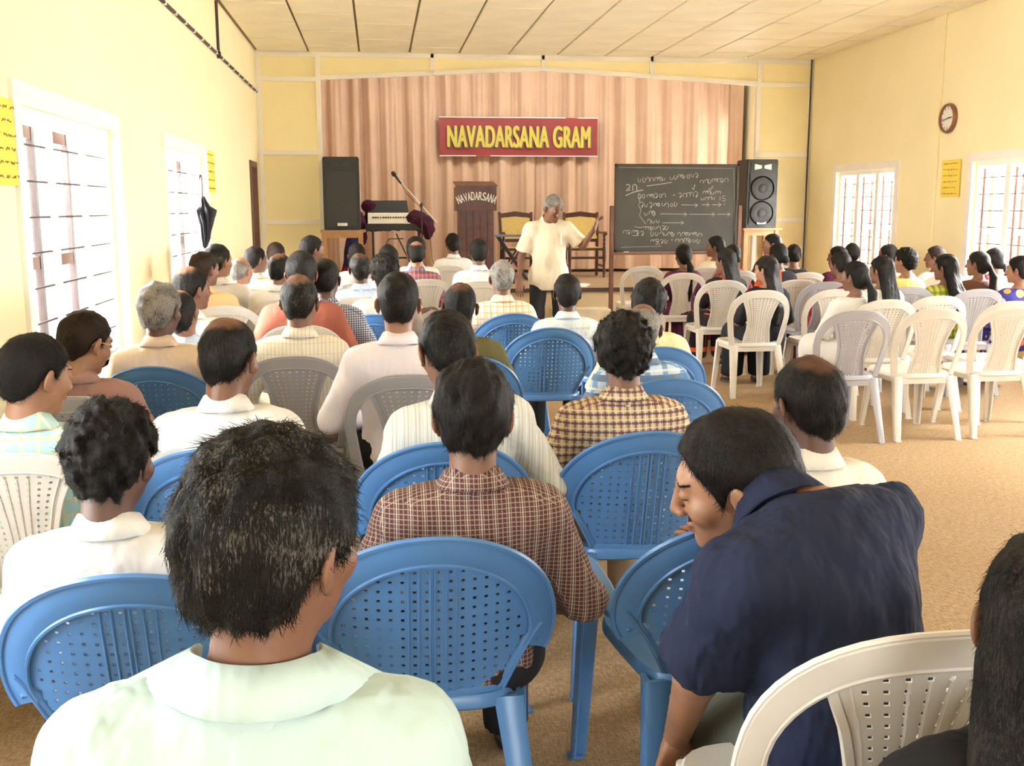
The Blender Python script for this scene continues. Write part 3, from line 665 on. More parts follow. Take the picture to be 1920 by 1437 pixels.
# ------------------------------------------------------------------ garments
W_ = (.76, .75, .73)
FAB = {
 'mint': fabric('shirt_mint', (.50, .645, .64), wrinkle=.6), 'white': fabric('shirt_white', W_), 'cream': fabric('shirt_cream', (.72, .64, .49)), 'offwhite': fabric('shirt_off_white', (.80, .77, .69)),
 'brownchk': fabric('shirt_brown_check', (.105, .04, .048), [(0, .011, .20, (.38, .31, .22), 0), (1, .011, .20, (.38, .31, .22), .2), (2, .011, .20, (.38, .31, .22), 0), (0, .033, .08, (.55, .5, .42), .5)]),
 'plaid': fabric('shirt_ochre_plaid', (.60, .47, .24), [(0, .026, .32, (.16, .05, .09), 0), (1, .026, .32, (.16, .05, .09), 0), (2, .030, .30, (.15, .045, .09), 0), (0, .026, .12, (.75, .7, .6), .45), (2, .030, .12, (.75, .7, .6), .5), (2, .030, .10, (.05, .05, .12), .9)]),
 'greystripe': fabric('shirt_grey_stripe', (.66, .65, .58), [(0, .012, .28, (.42, .42, .40), 0), (0, .036, .10, (.85, .84, .8), .3)]),
 'creamstripe': fabric('shirt_cream_stripe', (.82, .78, .68), [(0, .018, .18, (.55, .47, .33), 0), (2, .05, .05, (.6, .5, .36), 0)]),
 'lilac': fabric('shirt_lilac', (.80, .74, .80)), 'mauve': fabric('shirt_mauve', (.33, .19, .17)), 'teal': fabric('shirt_teal_check', (.46, .72, .72), [(0, .05, .2, (.75, .8, .5), 0), (2, .05, .2, (.78, .6, .35), 0), (1, .05, .2, (.8, .8, .7), 0)]),
 'beige': fabric('shirt_beige', (.72, .57, .44)), 'peach': fabric('shirt_peach', (.78, .50, .27)), 'rust': fabric('shirt_rust', (.33, .105, .07)),
 'navychk': fabric('shirt_navy_check', (.72, .74, .78), [(0, .014, .5, (.04, .05, .12), 0), (2, .014, .5, (.04, .05, .12), 0), (1, .014, .5, (.04, .05, .12), 0)]),
 'paleblue': fabric('shirt_pale_blue', (.50, .60, .74)), 'palegreen': fabric('shirt_pale_green', (.62, .64, .50)), 'taupe': fabric('shirt_taupe', (.44, .38, .33)),
 'redchk': fabric('shirt_red_check', (.12, .13, .22), [(0, .04, .3, (.6, .1, .06), 0), (2, .05, .3, (.65, .12, .07), .2), (0, .04, .08, (.8, .6, .4), .6)]),
 'orangechk': fabric('shirt_orange_check', (.86, .78, .66), [(0, .045, .2, (.85, .38, .12), 0), (2, .045, .2, (.85, .42, .15), 0), (0, .045, .08, (.85, .38, .12), .6)]),
 'olive': fabric('shirt_olive', (.13, .115, .05)), 'bluewhite': fabric('shirt_blue_white', (.66, .74, .80), [(0, .06, .3, (.74, .76, .66), 0), (2, .07, .2, (.50, .58, .68), 0)]),
 'bluechk': fabric('shirt_blue_plaid', (.55, .66, .78), [(2, .09, .35, (.04, .06, .12), 0), (0, .09, .3, (.10, .25, .5), 0), (1, .09, .3, (.10, .25, .5), 0), (2, .09, .12, (.8, .8, .7), .5)]),
 'yellowcream': fabric('shirt_yellow_cream', (.80, .70, .40)), 'navy': fabric('shirt_navy', (.016, .021, .050), wrinkle=.8), 'black': fabric('cloth_black', (.012, .012, .016)),
 'purple': fabric('cloth_purple', (.10, .02, .06)), 'maroon': fabric('cloth_maroon', (.25, .02, .045)), 'orangeblack': fabric('cloth_orange_black', (.02, .015, .02), [(2, .22, .22, (.85, .12, .03), .3), (0, .3, .25, (.85, .12, .03), .2)]),
 'goldgreen': fabric('cloth_green_gold', (.62, .48, .08), [(0, .05, .45, (.10, .22, .03), 0), (2, .06, .45, (.12, .24, .03), 0)]), 'bluefloral': None, 'pinkdark': fabric('cloth_pink_dark', (.20, .06, .10), [(0, .05, .3, (.75, .2, .3), 0), (2, .07, .3, (.05, .03, .05), 0)]),
 'brown': fabric('cloth_brown', (.12, .05, .03)), 'yellow': fabric('cloth_yellow', (.84, .68, .25)),
 'grey': fabric('trousers_grey', (.085, .090, .080)), 'dark': fabric('trousers_dark', (.022, .022, .028)), 'tan': fabric('trousers_tan', (.36, .27, .18)), 'khaki': fabric('trousers_olive_grey', (.10, .105, .085)),
}
def floral():
    m, t, b = nt('cloth_blue_floral'); co = coords(t); v = t.nodes.new('ShaderNodeTexVoronoi'); v.inputs['Scale'].default_value = 11; t.links.new(co, v.inputs['Vector'])
    sep = t.nodes.new('ShaderNodeSeparateColor'); t.links.new(v.outputs['Color'], sep.inputs[0])
    pet = mth(t, 'LESS_THAN', v.outputs['Distance'], .42); flo = ramp(t, sep.outputs[0], [(.0, (.75, .04, .03)), (.45, (.85, .45, .04)), (.8, (.7, .68, .8))])
    c = mixc(t, pet, (.03, .03, .28), flo); t.links.new(c, b.inputs['Base Color']); b.inputs['Roughness'].default_value = .7; bump(t, b, noise(t, co, 9), .3, .04); FAB['bluefloral'] = m
floral()
SOLE = plain('sandal_sole', (.05, .03, .02), .6, .1, 10)
_sol = {}
def sole():
    if 's' not in _sol:
        m = MB(); P = [(.03*sin(a)*(1.15 if cos(a) > 0 else .95), .12*cos(a)+.02) for a in [2*pi*k/16 for k in range(16)]]
        n = len(P); m.add([(x*1.35, y, 0) for x, y in P]+[(x*1.35, y, .022) for x, y in P], [tuple(range(n)), tuple(range(2*n-1, n-1, -1))]+[(i, (i+1) % n, (i+1) % n+n, i+n) for i in range(n)])
        m.tube([(-.043, .06, .015), (-.03, .05, .065), (.03, .05, .065), (.043, .06, .015)], .008, 6)
        _sol['s'] = m.mesh('sandal'); _sol['s'].materials.append(SOLE)
    return _sol['s']
HB = {}
def person(loc, rz, J, jkey, label, hair='short', hc='black', skin='m', shirt='white', sleeve='half', legs='dark', fem=False, yaw=0, pitch=0, roll=0,
           scale=1., hs=1., near=0, seed=0, belly=0., e=.012, hem=None, collar=True, skirt=False, group=None, mirror=False, colp=(.063, .034, .015)):
    h, hh, hsh = {2: (.015, .0048, .0095), 1: (.024, .0085, .015), 0: (.032, .0120, .021)}[near]
    w = .87 if fem else 1.
    root = empty('person', loc, rz); root.scale = (scale,)*3; tag(root, label, 'person', group)
    yaw, pitch, roll = radians(yaw), radians(pitch), radians(roll)
    V, Q, HM, n0, n1, hv, hq = body_mesh(J, h, w, hh, yaw, pitch, roll, hs, fem, True)
    me = mesh_np('body', V, Q); me.materials.append(SK[skin]); me.materials.append(EYE); me.materials.append(LIP); me.materials.append(HM_['black'])
    c = hv[hq].mean(1); mi = np.zeros(len(Q), np.int32); a = np.zeros(len(hq), np.int32); ax = np.abs(c[:, 0])
    ex = np.hypot((ax-.033)/.0105, (c[:, 2]-.011)/.0038) < 1; a[ex & (c[:, 1] > .07)] = 1; a[ex & (c[:, 1] > .07) & (np.abs(ax-.034) < .0045)] = 3
    if near == 2 and pitch > .2: a[(a == 1) | (a == 3)] = 0; a[(ax > .022) & (ax < .044) & (np.abs(c[:, 2]-.006) < .0022) & (c[:, 1] > .07)] = 3
    a[(np.hypot(c[:, 0]/.024, (c[:, 2]+.0575)/.0105) < 1) & (c[:, 1] > .07)] = 2; a[(np.abs(ax-.034) < .016) & (np.abs(c[:, 2]-.036+np.maximum(0, ax-.036)*.3) < .0032) & (c[:, 1] > .05)] = 3
    if not fem and hair != 'thin' and seed % 3 != 1: a[(ax < .028) & (np.abs(c[:, 2]+.041) < .0055) & (c[:, 1] > .08)] = 3   # moustache
    mi[n0:n1] = a; me.polygons.foreach_set('material_index', mi); obj('body', me, root)
    # hair
    key = (hair, hh if near < 2 else .006, seed % 3 if near < 2 else seed, near)
    hh2 = {2: .0056, 1: .0085, 0: .0120}[near]
    if key not in HB:
        v, q = hair_tpl(hair, hh2, key[2])
        if near == 2:
            cu = .5 if hair == 'curly' else 0
            sv, sq = strands(v, q, 10500 if seed == 1 else 5000, .020 if not cu else .012, .0006, cu, seed); q = np.concatenate([q, sq+len(v)]); v = np.concatenate([v, sv])
        elif hair != 'bun':
            sv, sq = strands(v, q, 2200 if near else 500, .017, .0008 if near else .0014, .4 if hair == 'curly' else .03, seed); q = np.concatenate([q, sq+len(v)]); v = np.concatenate([v, sv])
        HB[key] = mesh_np('hair', v, q)
    ho = obj('hair', HB[key], root)
    if len(HB[key].materials) == 0: HB[key].materials.append(HM_['black'])
    ho.material_slots[0].link = 'OBJECT'; ho.material_slots[0].material = hmat(hair, hc, skin)
    R, hp, piv, s_ = HM; M = Matrix(R.tolist()).to_4x4(); off = Vector(hp)+Vector(piv)*s_-(Matrix(R.tolist()) @ Vector(piv))*s_
    ho.matrix_local = Matrix.Translation(off) @ M @ Matrix.Scale(s_, 4)
    if hem is None: hem = .44
    sm = shirt_mesh(J, jkey, hsh, w, sleeve, e, belly, hem); so = obj('shirt' if not fem else 'blouse', sm, root)
    if len(sm.materials) == 0: sm.materials.append(FAB['white'])
    so.material_slots[0].link = 'OBJECT'; so.material_slots[0].material = FAB[shirt]
    if collar and not fem:
        cm = collar_mesh(*colp); co = obj('collar', cm, so)
        if len(cm.materials) == 0: cm.materials.append(FAB['white'])
        co.material_slots[0].link = 'OBJECT'; co.material_slots[0].material = FAB[shirt]
        up = J['R']@A(0, -.12, 1)*.5+(J['head']-J['neck'])/np.linalg.norm(J['head']-J['neck'])*.5; up /= np.linalg.norm(up); xa = J['R'][:, 0]-up*(J['R'][:, 0]@up); xa /= np.linalg.norm(xa); ya = np.cross(up, xa)
        co.matrix_local = Matrix.Translation(Vector(J['neck']+up*.008)) @ Matrix(np.stack([xa, ya, up], 1).tolist()).to_4x4() @ Matrix.Rotation(radians(-6), 4, 'X')
    tm_ = trousers_mesh(J, jkey, h, w, skirt or fem); to = obj('skirt' if fem else 'trousers', tm_, root)
    if len(tm_.materials) == 0: tm_.materials.append(FAB['dark'])
    to.material_slots[0].link = 'OBJECT'; to.material_slots[0].material = FAB[legs]
    for s in (-1, 1):
        fo = obj('sandal', sole(), root); an, te = J['an'][s], J['toe'][s]; fo.location = ((an[0]+te[0])/2, (an[1]+te[1])/2, .002); fo.rotation_euler = (0, 0, -atan2(te[0]-an[0], te[1]-an[1]))
    return root, HM
# ------------------------------------------------------------------ moulded plastic chairs
def plastic(name, col, rough=.32):
    m, t, b = nt(name); co = coords(t); n = noise(t, co, 7, 4)
    t.links.new(ramp(t, n, [(.3, tuple(c*.9 for c in col)), (.7, col)]), b.inputs['Base Color']); b.inputs['Roughness'].default_value = rough
    bump(t, b, noise(t, co, 40, 2), .05, .003); return m
PL = {'blue': plastic('plastic_blue', (.085, .225, .50)), 'white': plastic('plastic_white', (.70, .66, .60)), 'grey': plastic('plastic_grey', (.40, .40, .44))}
def perforated(mb, P, us, vs, keep, holes, th=.004):
    """grid of points P(u,v); holes(i,j) true -> left open; both faces + hole walls"""
    nu, nv = len(us), len(vs); id_ = {}; V = []
    cells = {(i, j) for i in range(nu-1) for j in range(nv-1) if keep(i, j) and not holes(i, j)}
    def vid(i, j, s):
        k = (i, j, s)
        if k not in id_: p = Vector(P(us[i], vs[j])); id_[k] = len(V); V.append(p+Vector((0, th*s, 0)))
        return id_[k]
    F = []
    for (i, j) in cells:
        F.append((vid(i, j, 0), vid(i+1, j, 0), vid(i+1, j+1, 0), vid(i, j+1, 0))); F.append((vid(i, j, 1), vid(i, j+1, 1), vid(i+1, j+1, 1), vid(i+1, j, 1)))
        for (di, dj, a, b) in ((-1, 0, (i, j+1), (i, j)), (1, 0, (i+1, j), (i+1, j+1)), (0, -1, (i, j), (i+1, j)), (0, 1, (i+1, j+1), (i, j+1))):
            if (i+di, j+dj) not in cells: F.append((vid(*b, 0), vid(*a, 0), vid(*a, 1), vid(*b, 1)))
    mb.add(V, F)
def steps(lo, hi, pitch, hole):
    n = max(1, int(round((hi-lo)/pitch))); p = (hi-lo)/n; r = [lo]
    for k in range(n): c = lo+p*(k+.5); r += [c-hole/2, c+hole/2]
    r.append(hi); return r
def seat_slab(w0, w1, d0, d1, z0, z1, n=28):
    m = MB(); rings = []
    for z, s in ((z0, .97), (z0+.006, 1), (z1-.010, 1), (z1, .975), (z1-.008, .80), (z1-.014, .4)):
        ring = []
        for k in range(n):
            a = 2*pi*k/n; c, q = cos(a), sin(a); e = .42; x = abs(c)**e*(1 if c > 0 else -1); y = abs(q)**e*(1 if q > 0 else -1)
            wd = w0+(w1-w0)*(y+1)/2; ring.append((x*wd*s, (d0+d1)/2+y*(d1-d0)/2*s, z))
        rings.append(ring)
    V = [p for r in rings for p in r]; F = []
    for i in range(len(rings)-1):
        for k in range(n): F.append((i*n+k, i*n+(k+1) % n, (i+1)*n+(k+1) % n, (i+1)*n+k))
    F.append(tuple(range(n-1, -1, -1))); F.append(tuple((len(rings)-1)*n+k for k in range(n))); m.add(V, F); return m
def blue_chair_meshes():
    S = lambda x, z: Vector((x, -.205-(z-.44)*.27+1.15*x*x, z)); M_ = {}
    def nr(x, z): return Vector((-2.3*x, 1, .27)).normalized()
    m = MB(); pts = []; sd = []; nn = []; a, b, zc = .250, .2175, .60
    for i in range(41):
        f = radians(-112+224*i/40); x = a*sin(f); z = zc+(b if abs(f) < pi/2 else .16)*cos(f)
        if abs(f) > pi/2: x = a*sin(f)*(1+.0*1)
        pts.append(S(x, z)); tx = Vector((sin(f)/a, 0, cos(f)/b)).normalized(); n_ = nr(x, z); sd.append((tx-n_*tx.dot(n_)).normalized()); nn.append(n_)
    m.band(pts, sd, nn, .034, .0055)
    # thin raised lips: outer edge and inner edge of the rim
    m.tube([p+s*.033-n_*.004 for p, s, n_ in zip(pts, sd, nn)], .0075, 6); m.tube([p-s*.033-n_*.005 for p, s, n_ in zip(pts, sd, nn)], .005, 6)
    M_['back_rim'] = m.mesh('back_rim', True)
    m = MB(); us = steps(-.234, .234, .0260, .0075); vs = steps(.447, .802, .0235, .0065)
    def inside(x, z):
        if z > zc: return (x/.232)**2+((z-zc)/.20)**2 < 1
        t = (zc-z)/(zc-.447); return abs(x) < .232-.085*(t**.8)
    def keep(i, j):
        x = (us[i]+us[i+1])/2; z = (vs[j]+vs[j+1])/2; return inside(x, z)
    def hole(i, j):
        x = (us[i]+us[i+1])/2; z = (vs[j]+vs[j+1])/2; return i % 2 == 1 and j % 2 == 1 and inside(x*1.08+.012*(1 if x > 0 else -1), z+.012)
    perforated(m, lambda x, z: S(x, z), us, vs, keep, hole)
    for x in (-.052, -.03, .03, .052, -.005, .005): m.tube([S(x, .455)+Vector((0, -.002, 0)), S(x, .60)+Vector((0, -.002, 0)), S(x, .785)+Vector((0, -.002, 0))], .0022, 5)
    M_['back_panel'] = m.mesh('back_panel')
    m = MB()
    for s in (-1, 1):    # curved flange edging the lower sides of the panel
        q = [S(s*(.240-.090*((t/12)**.8)), .60-.155*t/12) for t in range(13)]; n_ = [nr(p.x, p.z) for p in q]
        sdv = [Vector((1, 0, .6*s)) for _ in q]; m.band(q, sdv, n_, .014, .006); m.tube([p-Vector((0, .006, 0))+Vector((s*.012, 0, 0)) for p in q], .004, 6)
    q = [S(x, .445) for x in np.linspace(-.155, .155, 9)]; m.band(q, [Vector((0, 0, 1))]*9, [nr(p.x, p.z) for p in q], .014, .006)
    M_['panel_flange'] = m.mesh('panel_flange', True)
    M_['seat'] = seat_slab(.195, .225, -.215, .235, .405, .442).mesh('seat', True)
    for s, nm in ((-1, 'arm_l'), (1, 'arm_r')):
        m = MB(); p0 = pts[0 if s < 0 else -1]
        P_ = [p0+Vector((-s*.004, -.005, .01)), Vector((s*.262, -.12, .575)), Vector((s*.272, -.02, .612)), Vector((s*.275, .09, .625)), Vector((s*.273, .165, .612)), Vector((s*.268, .205, .565)), Vector((s*.262, .220, .47))]
        sdv = [Vector((1, 0, 0)), Vector((1, 0, 0))]+[Vector((1, 0, 0))]*5; n_ = [Vector((0, -.7, .7)), Vector((0, -.5, .85)), Vector((0, -.2, 1)), Vector((0, .05, 1)), Vector((0, .6, .8)), Vector((0, 1, .25)), Vector((0, 1, .05))]
        m.band(P_, sdv, n_, [.018, .026, .028, .028, .027, .026, .025], .009); M_[nm] = m.mesh('armrest', True)
    def leg(a, b, wa, wb, out):
        m = MB(); a = Vector(a); b = Vector(b); s = 1 if a.x > 0 else -1
        for w0, sd_, nm_, o_ in ((1, Vector((1, 0, 0)), Vector((0, 1, 0)), Vector((-s*.012, 0, 0))), (.72, Vector((0, 1, 0)), Vector((1, 0, 0)), Vector((s*wa*.8-s*.012, -out*wa*.66, 0)))):
            k = 5; P_ = []
            for i in range(k): t = i/(k-1); P_.append(a.lerp(b, t)+Vector((o_.x*(1 if o_.x*s < 0 and w0 == 1 else (1-t)+t*wb/wa), o_.y*((1-t)+t*wb/wa), 0)))
            m.band(P_, [sd_]*k, [nm_]*k, [(wa+(wb-wa)*i/(k-1))*w0 for i in range(k)], .0055)
        m.box((b.x-wb, b.y-wb*1.0, 0), (b.x+wb, b.y+wb*.6, .008)); return m.mesh('leg', True)
    M_['leg0'] = leg((-.185, -.195, .43), (-.235, -.335, .004), .034, .021, -1); M_['leg1'] = leg((.185, -.195, .43), (.235, -.335, .004), .034, .021, -1)
    M_['leg2'] = leg((-.243, .215, .56), (-.262, .255, .004), .032, .021, 1); M_['leg3'] = leg((.243, .215, .56), (.262, .255, .004), .032, .021, 1)
    return M_
def white_chair_meshes():
    S = lambda x, z: Vector((x, -.195-(z-.44)*.29+.55*x*x, z)); nr = lambda x: Vector((-1.1*x, 1, .29)).normalized(); M_ = {}
    m = MB(); L = []
    for i in range(7): t = i/6; L.append((.198+.037*t**.8, .425+.22*t))
    arch = []
    for i in range(1, 24): f = pi*i/24; arch.append((.235*math.copysign(abs(cos(f))**.78, cos(f)), .645+.205*max(0, sin(f))**.80))
    C = L+arch+[(-x, z) for x, z in reversed(L)]; pts = [S(x, z) for x, z in C]; sd = []; nn = []; ws = []
    for i in range(len(C)):
        a, b = pts[max(0, i-1)], pts[min(len(C)-1, i+1)]; t = (b-a).normalized(); n_ = nr(C[i][0]); sd.append(n_.cross(t)); nn.append(n_); ws.append(.019+.010*max(0, (C[i][1]-.70)/.15))
    m.band(pts, sd, nn, ws, .008); m.tube([p-s*w-n_*.003 for p, s, n_, w in zip(pts, sd, nn, ws)], .006, 6); m.tube([p+s*w-n_*.003 for p, s, n_, w in zip(pts, sd, nn, ws)], .0045, 6)
    M_['back_frame'] = m.mesh('back_frame', True)
    m = MB(); hw = lambda z: float(np.interp(z, [.43, .47, .56, .64, .72, .78, .85], [.108, .106, .090, .094, .116, .142, .170])); vs = steps(.432, .832, .0195, .0068); us = steps(-1, 1, .2, .062)
    perforated(m, lambda u, z: S(u*hw(z), z), us, vs, lambda i, j: abs(us[i]+us[i+1])/2*hw(vs[j])*1 < .16 and ((us[i]+us[i+1])/2*hw(vs[j])/.235)**2+((vs[j]-.645)/.2)**2 < 1 or vs[j] < .645, lambda i, j: i % 2 == 1 and j % 2 == 1 and 1 < i < len(us)-3)
    for s in (-1, 1):
        q = [S(s*hw(z)*1.0, z) for z in np.linspace(.43, .815, 14)]; m.band(q, [Vector((1, 0, 0))]*14, [nr(0)]*14, .008, .007)
        q = [S(s*hw(z)*.84, z)-Vector((0, .002, 0)) for z in np.linspace(.455, .80, 12)]; m.tube(q, .0025, 5)
    for u in (-.1, .1, -.3, .3): m.tube([S(u*hw(z), z)-Vector((0, .001, 0)) for z in np.linspace(.45, .80, 9)], .0022, 5)
    M_['back_splat'] = m.mesh('back_splat')
    M_['seat'] = seat_slab(.208, .222, -.215, .225, .405, .440).mesh('seat', True)
    m = MB(); m.box((-.17, -.205, .37), (.17, -.195, .41)); m.box((-.17, .195, .375), (.17, .205, .41)); m.box((-.195, -.17, .375), (-.185, .17, .41)); m.box((.185, -.17, .375), (.195, .17, .41)); M_['apron'] = m.mesh('apron')
    def leg(a, b, wa, wb, fr):
        m = MB(); a = Vector(a); b = Vector(b); k = 5; s = 1 if a.x > 0 else -1
        P_ = [a.lerp(b, i/(k-1)) for i in range(k)]; wl = [wa+(wb-wa)*i/(k-1) for i in range(k)]
        m.band(P_, [Vector((1, 0, 0))]*k, [Vector((0, 1, 0))]*k, wl, .006)
        m.band([p+Vector((s*w*.85, -fr*w*.6, 0)) for p, w in zip(P_, wl)], [Vector((0, 1, 0))]*k, [Vector((1, 0, 0))]*k, [w*.72 for w in wl], .006)
        m.box((b.x-wb, b.y-wb, 0), (b.x+wb, b.y+wb, .008)); return m.mesh('leg', True)
    M_['leg0'] = leg((-.180, -.195, .42), (-.212, -.300, .004), .031, .019, -1); M_['leg1'] = leg((.180, -.195, .42), (.212, -.300, .004), .031, .019, -1)
    M_['leg2'] = leg((-.175, .20, .42), (-.205, .245, .004), .030, .019, 1); M_['leg3'] = leg((.175, .20, .42), (.205, .245, .004), .030, .019, 1)
    return M_
CM = {'blue': blue_chair_meshes(), 'white': white_chair_meshes()}
for k, d in CM.items():
    for me in d.values(): me.materials.append(PL[k])
def chair(colour, x, y, rz, label):
    kind = 'blue' if colour == 'blue' else 'white'
    r = empty('plastic_chair', (x, y, 0), rz)
    tag(r, label, 'chair', {'blue': 'blue moulded plastic armchairs', 'white': 'white moulded plastic chairs', 'grey': 'grey moulded plastic chairs'}[colour])
    for nm, me in CM[kind].items():
        n2 = 'leg' if nm.startswith('leg') else 'armrest' if nm.startswith('arm_') else nm
        o = obj(n2, me, r)
        if colour == 'grey': o.material_slots[0].link = 'OBJECT'; o.material_slots[0].material = PL['grey']
    return r
RIM = {'blue': .853, 'white': .868, 'grey': .868}
# ------------------------------------------------------------------ the audience
poses = {}
def pose(lean=-5, roll=0, twist=0, arms='lap'):
    k = (lean, roll, twist, arms)
    if k not in poses: poses[k] = seated(*k)
    return poses[k], k
cnt_ = [0]
def sitter(px, top, label, short, ch=None, Y=None, rz=0, arms='lap', lean=-5, roll=0, twist=0, hair_top=.135, **kw):
    """px, top: where the crown of the head shows; ch = (colour, px, rim top) chair seen, or colour only"""
    cnt_[0] += 1; J, jk = pose(lean, roll, twist, arms); cpos = None
    fem = kw.get('fem', False)
    if isinstance(ch, tuple):
        q = atZ(ch[1], ch[2], RIM[ch[0]]) if len(ch) < 4 else atY(ch[1], ch[2], ch[3]); cpos = (q.x, q.y+.325)
        if Y is None: Y = q.y+.27
    if Y is None: Y = atZ(px, top, 1.22).y
    P = atY(px, top, Y); hd = J['head']; hx, hy = hd[0]*cos(rz)-hd[1]*sin(rz), hd[0]*sin(rz)+hd[1]*cos(rz)
    sc = max(.90, min(1.10, P.z/(hd[2]+.138))); bx, by = P.x-hx*sc, P.y-hy*sc-.0
    if cpos is None: cpos = (bx, by+.035)
    else: by = max(by, cpos[1]-.075)
    r, HMt = person((bx, by, 0), rz, J, jk, label, scale=sc, seed=cnt_[0], **kw)
    # keep the crown where it is seen when the sitting height was clamped: seat cushion stays, only scale changes
    if ch: 
        col = ch[0] if isinstance(ch, tuple) else ch
        wd = {'blue': 'blue plastic armchair with perforated back', 'white': 'white plastic chair with perforated splat', 'grey': 'grey plastic chair with perforated splat'}[col]
        chair(col, cpos[0], cpos[1], rz*.5, wd+' under the '+short)
    return r
#PEOPLE
S = sitter
# near rows, men's side
S(478, 800, 'man with salt-and-pepper hair in a mint green shirt, nearest the camera', 'nearest man in mint shirt', ch='blue', Y=1.16, hair='thick', hc='salt', skin='m', shirt='mint', near=2, yaw=-36, pitch=2, roll=3, arms='wide', hs=.95, belly=.02, colp=(.070, .036, .050, 112), legs='grey')
S(150, 783, 'man with short curly black hair and white shirt at the lower left', 'curly-haired man in white shirt, lower left', ch=('blue', 225, 1080), Y=1.98, hair='curly', hc='black', skin='d', shirt='white', near=2, yaw=-16, pitch=8, hs=.98)
S(888, 688, 'man with thick black hair in a fine brown checked shirt, centre foreground', 'man in brown checked shirt', ch=('blue', 812, 1010), Y=2.22, hair='thick', hc='black', skin='m', shirt='brownchk', near=2, yaw=-8, pitch=6, arms='wide', sleeve='long', legs='dark', hs=1.0)
S(1168, 590, 'man with curly black hair in an ochre and maroon plaid shirt', 'man in ochre plaid shirt', ch=('blue', 1225, 810), Y=3.32, hair='curly', hc='dark', skin='m', shirt='plaid', near=2, yaw=-6, pitch=3, arms='wide', sleeve='long', legs='tan')
S(845, 578, 'man with short dark hair in a grey and white striped shirt, head bowed left', 'man in grey striped shirt', ch=('blue', 835, 830), Y=3.15, hair='short', hc='dark', skin='m', shirt='greystripe', near=2, yaw=14, pitch=14, roll=-6, arms='wide', sleeve='long', legs='grey')
S(403, 600, 'man with a bald patch on dark hair in a plain bright white shirt', 'man with bald patch in white shirt', ch=('blue', 392, 843), Y=3.05, hair='bald', hc='dark', skin='m', shirt='white', near=2, yaw=-22, pitch=8, arms='wide')
S(557, 515, 'balding grey-haired man in a cream pinstriped shirt', 'balding man in cream pinstripe', ch=('grey', 548, 673), Y=4.85, hair='bald', hc='salt', skin='m', shirt='creamstripe', near=1, yaw=-12, pitch=2, arms='wide', sleeve='long', legs='tan')
S(745, 507, 'man with cropped dark hair and reddish ears in a pale lilac shirt', 'man in lilac shirt', ch=('grey', 765, 708), Y=4.3, hair='short', hc='dark', skin='l', shirt='lilac', near=1, yaw=-3, pitch=2, arms='wide', sleeve='long')
g9 = S(103, 587, 'man with eyeglasses and dark brown hair in a mauve brown shirt, looking down', 'man in mauve shirt', ch=('grey', 135, 750), Y=3.75, hair='short', hc='brown', skin='l', shirt='mauve', near=2, yaw=-38, pitch=18, arms='wide', legs='dark')
S(8, 633, 'young man in a teal checked shirt at the left edge of the photo', 'young man in teal check', ch=('white', 10, 858), Y=2.95, hair='short', hc='black', skin='l', shirt='teal', near=2, yaw=-42, pitch=10)
S(272, 538, 'grey-haired man in a smooth beige shirt by the left window', 'grey-haired man in beige shirt', ch=('blue', 280, 688), Y=4.6, hair='thick', hc='grey', skin='d', shirt='beige', near=1, yaw=-22, pitch=2, arms='wide')
S(345, 577, 'man in pale blue shirt with his head tipped back, partly hidden', 'man with head tipped back', ch='white', Y=5.4, hair='recede', hc='dark', skin='m', shirt='paleblue', near=1, yaw=-20, pitch=-26, lean=-12)
S(352, 499, 'man with thinning wavy hair turned right, white shirt, left side', 'man with thinning wavy hair', ch='white', Y=5.9, hair='bald', hc='dark', skin='m', shirt='white', near=1, yaw=-48, pitch=0)
S(362, 474, 'man in a peach orange shirt near the second window', 'man in peach shirt', ch=('white', 420, 577), Y=7.1, hair='short', hc='brown', skin='m', shirt='peach', yaw=-40)
S(405, 457, 'man with greying cropped hair and bright white shirt beside the umbrella', 'white-shirted man beside the umbrella', ch='white', Y=8.0, hair='short', hc='salt', skin='l', shirt='white', yaw=-40, pitch=-3)
S(448, 480, 'elderly balding white-haired man near the left wall', 'elderly white-haired man', ch='white', Y=8.5, hair='fringe', hc='grey', skin='l', shirt='white', yaw=-35)
S(475, 461, 'young man in pale green shirt in profile, near the left door', 'man in pale green shirt', ch='white', Y=9.4, hair='short', hc='black', skin='m', shirt='palegreen', yaw=-48)
S(515, 452, 'man with brownish crop in front of the left yellow panel', 'brown-cropped man by the panel', ch='white', Y=10.3, hair='crop', hc='brown', skin='m', shirt='cream', yaw=-30)
S(580, 441, 'young man in light blue shirt with hand to his chin, profile view', 'man with hand to chin', ch='white', Y=9.6, hair='short', hc='black', skin='m', shirt='paleblue', yaw=-62, arms='chinR')
S(522, 474, 'narrow-headed balding man in white shirt in the middle left', 'narrow-headed balding man', ch='white', Y=7.9, hair='bald', hc='dark', skin='m', shirt='white', yaw=-30)
S(563, 470, 'broad man in a rust red shirt', 'man in rust shirt', ch='white', Y=6.2, hair='short', hc='dark', skin='m', shirt='rust', near=1, yaw=-10, arms='wide', belly=.03)
S(592, 498, 'man with close-cropped hair in a navy and white gingham shirt', 'man in navy gingham', ch=('blue', 540, 612), Y=5.45, hair='crop', hc='dark', skin='d', shirt='navychk', near=1, yaw=-12, arms='wide')
S(668, 455, 'dark-haired man below the keyboard stand', 'man below the keyboard', ch='white', Y=10.3, hair='short', hc='black', skin='m', shirt='taupe', yaw=-10)
S(672, 482, 'man with greying wavy hair in a powder blue shirt', 'man in powder blue shirt', ch=('white', 672, 560), Y=7.3, hair='bald', hc='salt', skin='d', shirt='paleblue', near=1, yaw=12, arms='restR')
S(728, 458, 'man with receding black hair beside the keyboard legs', 'man beside the keyboard legs', ch='white', Y=8.9, hair='recede', hc='black', skin='m', shirt='white', yaw=8)
